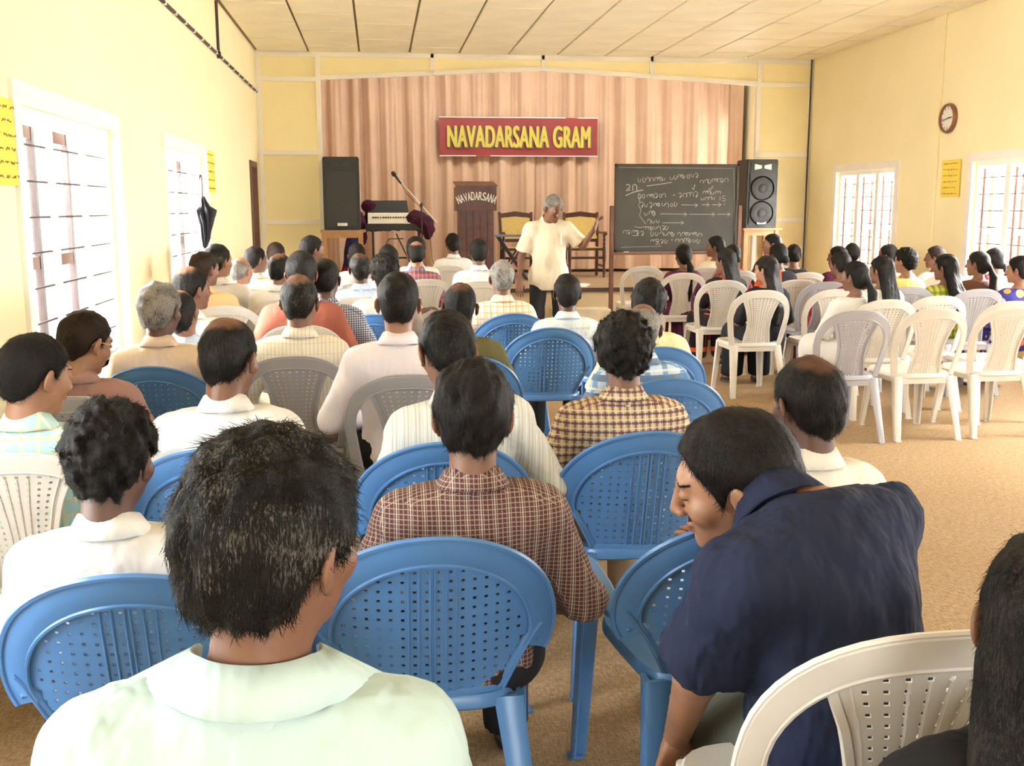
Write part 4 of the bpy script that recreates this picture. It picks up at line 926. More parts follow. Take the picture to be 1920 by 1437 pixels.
S(722, 484, 'man with wavy black hair in a taupe shirt', 'man in taupe shirt', ch=('blue', 700, 590), Y=6.5, hair='curly', hc='black', skin='m', shirt='taupe', near=1, yaw=10)
S(779, 445, 'black-haired man in a white shirt behind the bald-crowned man', 'black-haired man in white, fourth row back', ch='white', Y=10.4, hair='thick', hc='black', skin='m', shirt='white', yaw=-8)
S(787, 458, 'man with shiny bald crown in a red and navy check shirt', 'bald-crowned man in red check', ch=('white', 802, 526), Y=9.1, hair='bald', hc='black', skin='l', shirt='redchk', yaw=0, pitch=4)
S(897, 447, 'black-haired man in white shirt in front of the lectern', 'man in front of the lectern', ch='white', Y=9.6, hair='short', hc='black', skin='m', shirt='white', yaw=0)
S(913, 458, 'man with side-parted black hair and white shirt, left of the grey head', 'side-parted man in white', ch=('white', 840, 500), Y=8.4, hair='side', hc='black', skin='m', shirt='white', yaw=12, arms='wide')
S(941, 487, 'man with cropped silver hair in an orange and white check shirt', 'man in orange check', ch=('blue', 965, 588), Y=6.9, hair='short', hc='grey', skin='m', shirt='orangechk', near=1, yaw=0, arms='wide')
S(862, 528, 'man with receding black hair in a dark olive shirt', 'man in olive shirt', ch=('blue', 875, 668), Y=4.95, hair='bald', hc='black', skin='d', shirt='olive', near=1, yaw=-8, arms='wide')
S(1063, 520, 'man with neat black hair in a pale blue and white shirt, just below the speaker', 'man in pale blue and white', ch=('blue', 1035, 615), Y=6.15, hair='short', hc='black', skin='d', shirt='bluewhite', near=1, yaw=-2, arms='wide')
S(1215, 525, 'dark-haired man in a yellow cream shirt near the aisle', 'man in yellow cream shirt', ch=('blue', 1240, 651), Y=5.15, hair='thick', hc='dark', skin='d', shirt='yellowcream', near=1, yaw=-18, arms='wide')
S(1203, 580, 'bald man with grey fringe in a blue plaid shirt', 'bald man in blue plaid', ch=('blue', 1262, 710), Y=4.3, hair='fringe', hc='grey', skin='m', shirt='bluechk', near=1, yaw=-10, arms='wide')
S(1522, 665, 'man with round bald spot in a cream shirt by the aisle, right foreground', 'man with round bald spot', ch=('blue', 1405, 975), Y=2.42, hair='bald', hc='dark', skin='d', shirt='offwhite', near=2, yaw=6, pitch=4, sleeve='long', arms='lap', legs='white', rz=.12)
# women, right side of the hall
F = dict(fem=True, collar=False)
S(1287, 458, 'woman in a plum purple blouse with hair tied low', 'woman in purple', ch=('white', 1284, 514), Y=10.35, hair='pony', hc='black', skin='m', shirt='purple', legs='purple', yaw=10, **F)
S(1344, 442, 'woman in cream sari looking left in front of the blackboard', 'woman in cream sari', ch=('white', 1326, 503), Y=11.5, hair='bun', skin='m', shirt='cream', legs='cream', yaw=65, **F)
S(1363, 466, 'woman in orange and black with long hair and hand raised', 'woman in orange and black', ch=('white', 1360, 528), Y=9.4, hair='long', skin='m', shirt='orangeblack', legs='orangeblack', yaw=35, arms='chinL', **F)
S(1374, 458, 'woman behind the long-haired one, dark hair only showing', 'woman half hidden by the board', ch='white', Y=10.8, hair='bun', skin='m', shirt='maroon', legs='maroon', yaw=10, **F)
S(1440, 481, 'woman in black with wavy tied-back hair, near the middle aisle', 'woman in black', ch=('white', 1432, 547), Y=8.3, hair='wavy', skin='l', shirt='black', legs='black', yaw=40, **F)
S(1450, 438, 'woman in profile facing left below the right loudspeaker', 'woman below the loudspeaker', ch='white', Y=11.6, hair='bun', skin='l', shirt='brown', legs='brown', yaw=80, **F)
S(1460, 456, 'woman with large low bun behind the woman in black', 'woman with large bun', ch=('white', 1498, 527), Y=10.0, hair='bun', skin='m', shirt='orangeblack', legs='black', yaw=25, **F)
S(1488, 466, 'woman in black with earring beside the right panel', 'woman with earring', ch=('white', 1515, 513), Y=10.8, hair='bun', skin='m', shirt='black', legs='black', yaw=-5, **F)
S(1573, 461, 'woman with greyish hair in violet under the far right window', 'woman in violet', ch=('grey', 1553, 531), Y=10.2, hair='bun', hc='dark', skin='m', shirt='purple', legs='purple', yaw=45, **F)
S(1597, 459, 'black-haired woman behind the greyish-haired one by the window', 'woman behind the violet one', ch='white', Y=11.0, hair='bun', skin='m', shirt='brown', legs='brown', yaw=-5, **F)
S(1577, 482, 'woman in a maroon sari with gold border', 'woman in maroon sari', ch=('white', 1572, 545), Y=8.9, hair='bun', skin='m', shirt='maroon', legs='maroon', yaw=25, **F)
S(1606, 495, 'woman in white kurta with thick black ponytail and gold shawl', 'woman in white kurta', ch=('grey', 1612, 586), Y=7.3, hair='pony', skin='m', shirt='white', legs='white', yaw=35, near=1, **F)
S(1655, 491, 'woman in white with long loose curly hair', 'curly-haired woman in white', ch=('white', 1668, 565), Y=8.0, hair='wavy', skin='m', shirt='white', legs='pinkdark', yaw=30, near=1, **F)
S(1667, 461, 'woman facing left at the right edge of the far window', 'woman at the window edge', ch='white', Y=10.6, hair='bun', skin='m', shirt='brown', legs='brown', yaw=45, **F)
S(1700, 466, 'young woman with short bobbed hair in yellow and white', 'bobbed woman in yellow', ch=('grey', 1708, 541), Y=9.1, hair='curly', skin='l', shirt='yellow', legs='yellow', yaw=30, **F)
S(1756, 469, 'woman in profile beneath the yellow wall paper', 'woman beneath the wall paper', ch='white', Y=10.0, hair='bun', hc='brown', skin='m', shirt='white', legs='brown', yaw=55, **F)
S(1775, 487, 'woman in green and gold sari with long straight hair', 'woman in green and gold sari', ch=('white', 1765, 558), Y=8.3, hair='long', skin='m', shirt='goldgreen', legs='goldgreen', yaw=35, near=1, **F)
S(1836, 476, 'woman in brown with thick low ponytail, near right window', 'woman in brown', ch=('grey', 1840, 545), Y=8.8, hair='pony', skin='m', shirt='brown', legs='brown', yaw=38, near=1, **F)
S(1866, 471, 'woman in dark and pink print with a plaited bun by the near window', 'woman in pink print', ch='white', Y=9.5, hair='braid', skin='m', shirt='pinkdark', legs='pinkdark', yaw=25, **F)
S(1914, 485, 'woman in blue floral sari at the right edge', 'woman in blue floral sari', ch=('white', 1905, 568), Y=7.9, hair='bun', skin='l', shirt='bluefloral', legs='bluefloral', yaw=40, near=1, **F)
S(1948, 1142, 'person with long dark wavy hair cut off by the lower right corner', 'dark-haired person in the corner', ch='white', Y=1.12, hair='wavy', hc='dark', skin='m', shirt='black', legs='dark', yaw=-30, near=2, **F)
def empty_chair(col, px, top, label, rz=0, Y=None):
    q = atZ(px, top, RIM[col]) if Y is None else atY(px, top, Y); return chair(col, q.x, q.y+.325, rz, label)
empty_chair('white', 1208, 501, 'empty white plastic chair in front of the blackboard post')
empty_chair('white', 1760, 583, 'empty white plastic chair in the rear women\'s row, with seat showing')
empty_chair('white', 1905, 580, 'empty white plastic chair cut off by the right edge')
empty_chair('white', 1772, 1203, 'empty white plastic chair in the right foreground', Y=1.30).scale = (1.08, 1.08, 1.08)
#STAGE
# ------------------------------------------------------------------ leaning man in navy (right foreground)
def leaning():
    sc = 1.10; base = atY(1565, 1500, 1.80); rz = radians(38); c, s = cos(rz), sin(rz)
    def L(px, py, Y):
        p = atY(px, py, Y); dx, dy = p.x-base.x, p.y-base.y; return A(dx*c+dy*s, -dx*s+dy*c, p.z)/sc
    shL, shR, nk = L(1378, 1095, 1.70), L(1652, 968, 1.92), L(1468, 1030, 1.86); o = L(1565, 1500, 1.80); o[2] = .52
    x = shR-shL; x /= np.linalg.norm(x); u = nk-o; u -= x*(u@x); u /= np.linalg.norm(u); y = np.cross(u, x); R = np.stack([x, y, u], 1)
    mid = (shL+shR)/2; org = mid-R@A(0, -.012, .405); T = lambda v: org+R@A(*v)
    J = {'o': org, 'R': R, 'T': T, 'neck': T((-.02, .02, .47)), 'head': L(1402, 893, 1.97), 'stand': 1}
    J['sh'] = {-1: T((-.185, -.012, .40)), 1: T((.185, -.012, .40))}
    J['el'] = {-1: L(1305, 1270, 1.80), 1: L(1500, 1160, 2.12)}; J['wr'] = {-1: L(1268, 1385, 2.0), 1: L(1372, 1090, 2.20)}
    J['hd'] = {1: L(1318, 1000, 2.28)-J['wr'][1], -1: A(0, .3, -.95)}
    J['hip'] = {-1: o+A(-.09, 0, 0), 1: o+A(.09, 0, 0)}
    k1, k2 = L(1335, 1360, 2.10), L(1440, 1330, 2.24); J['kn'] = {-1: k1, 1: k2}; J['an'] = {-1: A(k1[0], k1[1]-.02, .105), 1: A(k2[0], k2[1]-.02, .105)}; J['toe'] = {-1: A(k1[0], k1[1]+.12, .055), 1: A(k2[0], k2[1]+.12, .055)}
    person((base.x, base.y, 0), rz, J, 'leaning', 'man in navy blue shirt and olive grey trousers leaning forward to the left', hair='short', hc='black', skin='l', shirt='navy', legs='khaki',
           near=2, yaw=32, pitch=14, roll=-8, sleeve='short', hem=.46, e=.022, seed=60, hs=1.02, belly=.01, scale=sc)
    chair('grey', base.x+.03, base.y-.0, rz, 'grey plastic chair under the leaning man in navy, mostly hidden')
leaning()
def speaker():
    P = atY(1032, 362, 10.0); R = rotm(0, radians(5), 0); o = A(0, 0, .93); T = lambda v: o+R@A(*v)
    J = {'o': o, 'R': R, 'T': T, 'neck': T((0, -.02, .485)), 'head': T((0, .045, .625)), 'stand': 1, 'sh': {s: T((s*.175, -.012, .405)) for s in (-1, 1)}}
    J['el'] = {1: A(.27, .0, 1.07), -1: A(-.33, .06, 1.17)}; J['wr'] = {1: A(.31, .12, .84), -1: A(-.40, .24, 1.33)}
    J['hip'] = {s: A(s*.095, 0, .93) for s in (-1, 1)}; J['kn'] = {s: A(s*.12, .03, .51) for s in (-1, 1)}; J['an'] = {s: A(s*.13, -.01, .105) for s in (-1, 1)}; J['toe'] = {s: A(s*.15, .14, .055) for s in (-1, 1)}
    J['hd'] = {1: A(0, .3, -.95), -1: A(-.3, .2, .9)}
    hx, hy = -J['head'][0], -J['head'][1]; sc = P.z/(J['head'][2]+.135)
    r, _ = person((P.x-hx*sc, P.y-hy*sc, 0), pi, J, 'speaker', 'grey-haired speaker standing in an untucked cream shirt and dark trousers, one arm raised', hair='short', hc='grey', skin='m', shirt='cream', legs='dark',
           near=1, yaw=24, pitch=24, roll=0, sleeve='short', hem=.74, e=.02, seed=62, scale=sc, hs=1.03, belly=.02)
    m = MB(); m.tube([(-.10, .0, 0), (-.10, .0, .09)], .005, 6); o_ = m.build('pen', WHITEP, r); o_.location = (0, .165, 1.20)
speaker()
# ------------------------------------------------------------------ loudspeakers on wooden tables
WOOD = plain('table_wood', (.42, .22, .09), .45, .15, 9); GRILLE = plain('speaker_grille', (.035, .034, .032), .6, .15, 40, .4, 500); CHROME = plain('badge_silver', (.7, .68, .62), .3)
def loudspeaker(x0, x1, y0, y1, Y, desc, tdesc, two):
    a, b = atY(x0, y1, Y), atY(x1, y0, Y); W, H = b.x-a.x, b.z-a.z; cx = (a.x+b.x)/2; dp = .42
    r = empty('loudspeaker', (cx, Y+dp/2, a.z)); tag(r, desc, 'loudspeaker', 'loudspeakers flanking the stage')
    m = MB(); m.box((-W/2, -dp/2, 0), (W/2, dp/2, H)); m.build('cabinet', BLACKP, r, bev=.012)
    m = MB(); m.box((-W/2+.04, -dp/2-.014, .05), (W/2-.04, -dp/2-.0, H*.80)); g = m.build('grille', GRILLE, r, bev=.006)
    m = MB(); m.box((-W/2+.05, -dp/2-.010, H*.83), (W/2-.05, -dp/2, H*.95)); m.build('horn_plate', BLACKP, r, bev=.004)
    for s in (-1, 1):
        m = MB(); m.add([(s*.02, -dp/2-.012, H*.89-.02), (s*.02, -dp/2-.012, H*.89+.02), (s*.12, -dp/2-.016, H*.89+.04), (s*.12, -dp/2-.016, H*.89-.04), (s*.02, -dp/2-.02, H*.89-.02), (s*.02, -dp/2-.02, H*.89+.02)], [(0, 1, 2, 3), (4, 3, 2, 5), (0, 3, 4), (1, 5, 2)])
        m.build('horn', CHROME if two else GRILLE, r)
    if two:
        for z in (H*.22, H*.58):
            m = MB(); m.lathe([(.0, .004), (.05, .004), (.06, .012), (.12, .0), (.15, .012), (.165, .012), (.165, 0)], (0, 0, 0), 28, 'y', False)
            o = m.build('woofer', plain('woofer_cone', (.026, .025, .024), .7), r, True); o.location = (0, -dp/2-.026, z)
    m = MB(); m.box((-.06, -dp/2-.020, .055), (.07, -dp/2-.012, .095)); m.build('badge', CHROME, r, bev=.002)
    th = a.z-SZ; t = empty('speaker_table', (cx, Y+.2, SZ)); tag(t, tdesc, 'table', 'wooden tables under the loudspeakers')
    m = MB(); m.box((-W/2-.05, -.27, th-.03), (W/2+.07, .27, th)); m.build('tabletop', WOOD, t, bev=.005)
    for sx in (-1, 1):
        for sy in (-1, 1):
            m = MB(); m.box((sx*(W/2-.0)-.03, sy*.22-.03, 0), (sx*(W/2-.0)+.03, sy*.22+.03, th-.03)); m.build('leg', WOOD, t, bev=.003)
    for sy in (-1, 1): m = MB(); m.box((-W/2, sy*.22-.012, th-.10), (W/2, sy*.22+.012, th-.03)); m.build('apron', WOOD, t)
    m = MB(); m.box((-W/2, -.22, .14), (W/2, -.19, .18)); m.build('stretcher', WOOD, t)
loudspeaker(608, 672, 294, 432, 14.05, 'tall black loudspeaker on the left of the stage with plain grille', 'light wooden table under the left loudspeaker', False)
loudspeaker(1397, 1460, 299, 428, 14.0, 'black loudspeaker with two visible woofers right of the blackboard', 'light wooden table under the right loudspeaker', True)
# ------------------------------------------------------------------ text helpers
def text_mesh(txt, W, H, depth=.003, fat=.02, shear=0):
    cu = bpy.data.curves.new('t', 'FONT'); cu.body = txt; cu.extrude = .01; cu.space_character = 1.06; cu.shear = shear
    o = bpy.data.objects.new('t', cu); COL.objects.link(o); bpy.context.view_layer.update()
    me = bpy.data.meshes.new_from_object(o.evaluated_get(bpy.context.evaluated_depsgraph_get())); bpy.data.objects.remove(o)
    v = np.array([p.co[:] for p in me.vertices]); lo, hi = v.min(0), v.max(0)
    for p in me.vertices:
        c = p.co; p.co = Vector(((c.x-(lo[0]+hi[0])/2)*W/(hi[0]-lo[0]), -(c.z-lo[2])/(hi[2]-lo[2])*depth, (c.y-(lo[1]+hi[1])/2)*H/(hi[1]-lo[1])))
    if fat:      # bolder strokes: the same outlines joined with small shifts
        m = MB(); V = [p.co.copy() for p in me.vertices]; F = [tuple(p.vertices) for p in me.polygons]; d = fat*H*.9
        for i, (dx, dz) in enumerate(((0, 0), (d, 0), (-d, 0), (0, d*.5), (0, -d*.5))): m.add([v+Vector((dx, -.0002*i, dz)) for v in V], F)
        me = m.mesh('lettering', fix=False)
    return me
def quad_on(name, pts, mat, par=None):
    m = MB(); m.add(pts, [tuple(range(len(pts)))]); return m.build(name, mat, par, fix=False)
# banner
RED = plain('banner_red', (.24, .018, .015), .5, .1, 2, .2, 5)
def banner():
    Y = CY-.22; a, b = atY(824, 292, Y), atY(1121, 222, Y); W, H = b.x-a.x, b.z-a.z; r = empty('name_banner', ((a.x+b.x)/2, Y, (a.z+b.z)/2)); tag(r, 'red banner with yellow capital letters NAVADARSANA GRAM on the curtain', 'banner')
    V = []; F = []; nx, nz = 40, 8
    yy = lambda x, z: .012*sin(x*5+1)+.008*sin(x*11+z*4)
    for s in (0, 1):
        for j in range(nz+1):
            for i in range(nx+1): x = -W/2+W*i/nx; z = -H/2+H*j/nz; V.append((x, yy(x, z)+s*.006, z+.006*sin(x*3)))
    K = (nx+1)*(nz+1)
    for j in range(nz):
        for i in range(nx): q = j*(nx+1)+i; F.append((q, q+1, q+nx+2, q+nx+1)); F.append((q+K, q+nx+1+K, q+nx+2+K, q+1+K))
    obj('sheet', mesh_np('sheet', V, F), r, RED)
    tw = W*.895; th = H*.56
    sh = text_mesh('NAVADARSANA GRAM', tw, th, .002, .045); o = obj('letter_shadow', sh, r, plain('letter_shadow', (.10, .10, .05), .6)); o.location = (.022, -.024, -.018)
    lt = text_mesh('NAVADARSANA GRAM', tw, th, .004, .04); o = obj('lettering', lt, r, plain('letter_yellow', (.52, .40, .05), .5, .05)); o.location = (0, -.028, 0)
    for z in (-H/2, H/2): m = MB(); m.box((-W/2, -.012, z-.006), (W/2, .012, z+.006)); m.build('hem', WHITEP, r)
    for s in (-1, 1): m = MB(); m.tube([(s*(W/2-.01), .01, H/2), (s*(W/2-.01), .19, 4.1-r.location.z)], .002, 5); m.build('cord', CURT, r)
banner()
# lectern
DW = plain('lectern_wood', (.095, .030, .018), .35, .35, 14)
def lectern():
    Y = 15.0; a, b = atY(856, 396, Y), atY(931, 350, Y); W, H = b.x-a.x, b.z-a.z; cx = (a.x+b.x)/2; r = empty('lectern', (cx, Y+.25, SZ)); tag(r, 'dark wooden lectern with curved white lettering NAVADARSANA on stage', 'lectern')
    z0 = a.z-SZ; m = MB(); m.box((-W/2, -.27, z0), (W/2, .24, z0+H)); m.build('desk_box', DW, r, bev=.008)
    m = MB(); m.add([(-W/2-.01, -.29, z0+H-.0), (W/2+.01, -.29, z0+H), (W/2+.01, .26, z0+H+.07), (-W/2-.01, .26, z0+H+.07), (-W/2-.01, -.29, z0+H+.015), (W/2+.01, -.29, z0+H+.015), (W/2+.01, .26, z0+H+.085), (-W/2-.01, .26, z0+H+.085)], [(0,3,2,1),(4,5,6,7),(0,1,5,4),(1,2,6,5),(2,3,7,6),(3,0,4,7)]); m.build('desk_top', DW, r)
    cw = W*.86; m = MB(); m.box((-cw/2, -.22, .06), (cw/2, .20, z0)); m.build('column', DW, r, bev=.006)
    for k in range(5): x = -cw/2+cw*(k+.5)/5; m = MB(); m.box((x-cw*.09, -.232, .08), (x+cw*.09, -.222, z0-.01)); m.build('slat', DW, r, bev=.003)
    m = MB(); m.box((-W/2-.02, -.28, 0), (W/2+.02, .25, .06)); m.build('plinth', DW, r, bev=.006)
    tx = 'NAVADARSANA'; n = len(tx); R0 = .62
    for i, ch in enumerate(tx):
        th = (i-(n-1)/2)*.086; me = text_mesh(ch, .046, .115, .004, .02); o = obj('letter', me, r, WHITEP)
        o.location = (R0*sin(th), -.275, z0+H*.62-R0+R0*cos(th)); o.rotation_euler = (0, th, 0)
lectern()
# armchairs on the stage
CANE = plain('cane_yellow', (.55, .38, .10), .6, .1, 30, .4, 300); DBR = plain('armchair_wood', (.075, .028, .018), .35, .2, 12)
def armchair(px0, px1, Y, label):
    a, b = atY(px0, 400, Y), atY(px1, 400, Y); W = b.x-a.x; r = empty('armchair', ((a.x+b.x)/2, Y+.28, SZ), 0); tag(r, label, 'armchair', 'cane-backed armchairs on the stage'); r.rotation_euler.z = pi
    # facing the hall (-y in the room), so local +y is towards the audience
    h = W/2; H = atY(px0+30, 398, Y+.45).z-SZ
    for s in (-1, 1):
        m = MB(); m.band([(s*h*.92, -.26, 0), (s*h*.9, -.22, .44), (s*h*.94, -.27, .75), (s*h*.97, -.33, H)], [Vector((1, 0, 0))]*4, [Vector((0, 1, 0))]*4, .022, .022); m.build('back_post', DBR, r)
        m = MB(); m.lathe([(.024, 0), (.020, .02), (.026, .10), (.018, .16), (.028, .30), (.028, .45), (.018, .48), (.026, .51), (.016, .54), (.026, .57), (.016, .60), (.026, .63), (.022, .66)], (s*h*.97, .24, 0), 10); m.build('front_leg', DBR, r, True)
        m = MB(); m.band([(s*h*.95, -.26, .68), (s*h*1.02, 0, .67), (s*h*1.0, .27, .68), (s*h*.98, .31, .655)], [Vector((1, 0, 0))]*4, [Vector((0, 0, 1))]*4, .026, .014); m.build('armrest', DBR, r)
        m = MB(); m.box((s*h*.93-.014, -.22, .16), (s*h*.93+.014, .23, .19)); m.build('stretcher', DBR, r)
    for z in (.28,): m = MB(); m.box((-h*.93, .225, z), (h*.93, .25, z+.035)); m.build('stretcher', DBR, r)
    m = MB(); m.box((-h*.96, -.24, .41), (h*.96, .26, .445)); m.build('seat_frame', DBR, r, bev=.006); m = MB(); m.box((-h*.82, -.19, .44), (h*.82, .21, .452)); m.build('cane_seat', CANE, r, bev=.003)
    yb = lambda z: -.27-(z-.75)*.10/.3*1.0
    for z, t in ((.55, .05), (H-.06, .075)): m = MB(); m.band([(-h*.95, yb(z), z), (0, yb(z)-.02, z+(.035 if z > .7 else 0)), (h*.95, yb(z), z)], [Vector((0, 0, 1))]*3, [Vector((0, 1, 0))]*3, t/2, .016); m.build('back_rail', DBR, r)
    m = MB(); m.add([(-h*.90, yb(.58), .58), (h*.90, yb(.58), .58), (h*.92, yb(H-.08), H-.08), (-h*.92, yb(H-.08), H-.08), (-h*.90, yb(.58)-.012, .58), (h*.90, yb(.58)-.012, .58), (h*.92, yb(H-.08)-.012, H-.08), (-h*.92, yb(H-.08)-.012, H-.08)], [(0,1,2,3),(4,7,6,5),(0,4,5,1),(1,5,6,2),(2,6,7,3),(3,7,4,0)]); m.build('cane_back', CANE, r)
armchair(944, 1008, 15.7, 'dark armchair with yellow cane back behind the speaker, left one')
armchair(1069, 1136, 15.6, 'dark armchair with yellow cane back between the speaker and the blackboard')
# folding table with bluish top
def folding_table():
    Y = 15.1; a, b = atY(926, 441, Y), atY(1003, 441, Y); W = b.x-a.x; z = a.z-SZ; r = empty('folding_table', ((a.x+b.x)/2, Y+.2, SZ)); tag(r, 'small folding table with blue-grey top behind the speaker', 'table')
    m = MB(); m.box((-W/2, -.2, z-.025), (W/2, .2, z)); m.build('tabletop', plain('table_blue', (.16, .20, .27), .4), r, bev=.005)
    for sy in (-1, 1):
        for s in (-1, 1): m = MB(); m.tube([(s*W*.36, sy*.17, z-.03), (-s*W*.36, sy*.17, .0)], .014, 8); m.build('leg', IRON, r)
    m = MB(); m.tube([(W*.36, -.17, .012), (W*.36, .17, .012)], .012); m.tube([(-W*.36, -.17, .012), (-W*.36, .17, .012)], .012); m.build('foot_bar', IRON, r)
folding_table()
# keyboard on stand with velvet cover
def keyboard():
    Y = 14.7; a, b = atY(684, 412, Y), atY(800, 376, Y); W = b.x-a.x; z0 = atY(740, 432, Y).z-SZ; zt_ = atY(740, 376, Y+.3).z-SZ; r = empty('electronic_keyboard', ((a.x+b.x)/2, Y+.2, SZ+z0-.0)); tag(r, 'black electronic keyboard with pale control panel on a stand', 'keyboard')
    H = zt_-z0; w2 = W/2
    m = MB(); m.box((-w2, -.20, 0), (w2, .22, .09)); m.build('body', BLACKP, r, bev=.012)
    m = MB(); m.add([(-w2+.04, -.02, .09), (w2-.22, -.02, .09), (w2-.22, .12, .24), (-w2+.04, .12, .24), (-w2+.04, .2, .09), (w2-.22, .2, .09)], [(0,1,2,3),(4,3,2,5),(0,3,4),(1,5,2),(0,4,5,1)]); m.build('control_panel', plain('panel_cream', (.72, .66, .50), .4), r)
    rr = random.Random(2)
    for i in range(14):
        x = -w2+.10+i*(W-.36)/14; m = MB(); m.box((x, .045, .165), (x+.018+rr.random()*.012, .052, .185)); o = m.build('knob', BLACKP, r)
    for i in range(22): x = -w2+.05+i*(W-.28)/22; m = MB(); m.box((x, -.19, .09), (x+(W-.28)/22-.003, -.03, .102)); m.build('key', WHITEP, r)
    m = MB(); m.add([(-w2+.04, .14, .22), (w2-.24, .14, .22), (w2-.26, .25, H), (-w2+.05, .25, H), (-w2+.04, .16, .22), (w2-.24, .16, .22), (w2-.26, .27, H), (-w2+.05, .27, H)], [(0,1,2,3),(4,7,6,5),(0,4,5,1),(1,5,6,2),(2,6,7,3),(3,7,4,0)]); m.build('music_rest', BLACKP, r)
    # velvet cover bunched at the right end and pushed to the left end
    f = Fld((-w2-.30, -.34, -.25), (w2+.22, .36, H+.08), .014)
    f.ell((w2-.08, 0, .10), (.16, .22, .12), k=.10); f.ell((w2-.15, .10, .17), (.12, .12, .10), k=.12); f.ell((w2+.02, -.08, .0), (.08, .18, .13), k=.12); f.ell((-w2-.08, .08, .06), (.07, .18, .22), k=.12); f.ell((-w2-.05, .02, -.05), (.06, .16, .16), k=.12)
    f.cone((-w2-.08, .27, .03), (w2-.02, .27, .03), .05, .05, k=.04); f.ell((-w2+.05, .22, H-.08), (.10, .06, .10), k=.05); f.cone((-w2+.02, .24, .05), (-w2+.05, .24, H-.1), .04, .04, k=.04); X, Y_, Z = f.allgrid(); f.F += .014*wob(X, Y_, Z, 38, 9)+.006*wob(X, Y_, Z, 90, 2); V, Q = f.mesh()
    o = obj('velvet_cover', mesh_np('velvet_cover', V, Q), None, fabric('velvet_maroon', (.055, .008, .030), wrinkle=.5)); o.location = r.location; tag(o, 'crumpled maroon velvet cover draped round the keyboard ends', 'cover')
    t = empty('keyboard_stand', ((a.x+b.x)/2, Y+.2, SZ)); tag(t, 'black metal keyboard stand with crossed braces', 'stand')
    for sx in (-1, 1):
        for sy in (-1, 1): m = MB(); m.tube([(sx*w2*.75, sy*.14, 0), (sx*w2*.75, sy*.14, z0)], .016); m.build('leg', IRON, t)
        m = MB(); m.tube([(sx*w2*.75, -.14, z0-.02), (sx*w2*.75, .14, z0-.02)], .014); m.build('top_bar', IRON, t)
    m = MB(); m.tube([(-w2*.75, .14, .35), (w2*.75, .14, .35)], .014); m.build('cross_bar', IRON, t)
    m = MB(); m.tube([(w2*.7, -.14, .05), (0, -.1, z0-.05)], .010); m.tube([(-w2*.7, -.14, .3), (-.1, -.1, z0-.12), (.1, -.1, z0-.12)], .008); m.build('brace', IRON, t)
    # blue and red cloth hanging under the left end
    f = Fld((-.2, -.12, .0), (.2, .12, .75), .014); f.ell((0, 0, .38), (.11, .05, .34), k=.02); f.ell((-.04, .01, .14), (.12, .06, .16), k=.05); X, Y_, Z = f.allgrid(); f.F += .014*wob(X*2, Y_, Z*.4, 40, 4); V, Q = f.mesh()
    m_, tt, bb = nt('cloth_blue_red'); sx_ = tt.nodes.new('ShaderNodeSeparateXYZ'); tt.links.new(coords(tt), sx_.inputs[0]); tt.links.new(mixc(tt, mth(tt, 'LESS_THAN', sx_.outputs[2], .22), (.02, .02, .12), (.30, .012, .03)), bb.inputs['Base Color']); bb.inputs['Roughness'].default_value = .8
    o = obj('hanging_cloth', mesh_np('hanging_cloth', V, Q), None, m_); p = atY(660, 470, 14.75); o.location = (p.x, 14.75, SZ+.02); tag(o, 'blue and red cloth hanging between the left loudspeaker table and the keyboard stand', 'cloth')
keyboard()
def mic():
    Y = 14.5; hd, el, tail = atY(735, 322, Y), atY(790, 385, Y+.1), atY(819, 418, Y+.15); base = atY(786, 470, Y+.12)
    r = empty('microphone_stand', (el.x, el.y, SZ)); tag(r, 'microphone on a slanting boom stand in front of the keyboard', 'microphone stand'); L = lambda p: (p.x-el.x, p.y-el.y, p.z-SZ)
    m = MB(); m.tube([(0, 0, .02), (0, 0, el.z-SZ)], .011); m.build('pole', IRON, r)
    m = MB(); m.tube([L(hd+Vector((.05, 0, -.06))), L(el), L(tail)], [.008, .010, .012]); m.build('boom', CHROME, r)
    h = Vector(L(hd)); d = Vector((.6, 0, -.8)); m = MB(); m.tube([h, h+d*.03, h+d*.06, h+d*.07, h+d*.20], [.018, .032, .030, .018, .013], 12); m.build('microphone', BLACKP, r, True)
    for k in range(3): a = 2*pi*k/3+.5; m = MB(); m.tube([(0, 0, .12), (.26*cos(a), .26*sin(a), .008)], .008, 6); m.build('tripod_leg', IRON, r)
    m = MB(); m.lathe([(0, -.03), (.022, -.03), (.022, .03), (0, .03)], (0, 0, el.z-SZ), 10); m.build('clamp', IRON, r)
    pts = [h+d*.2, h+d*.32+Vector((0, 0, -.04)), Vector((-.02, -.02, el.z-SZ-.02)), Vector((.10, -.03, .75)), Vector((.14, -.03, .35)), Vector((.22, -.03, .01))]; m = MB(); m.tube(pts, .004, 5); m.build('cable', IRON, r)
mic()
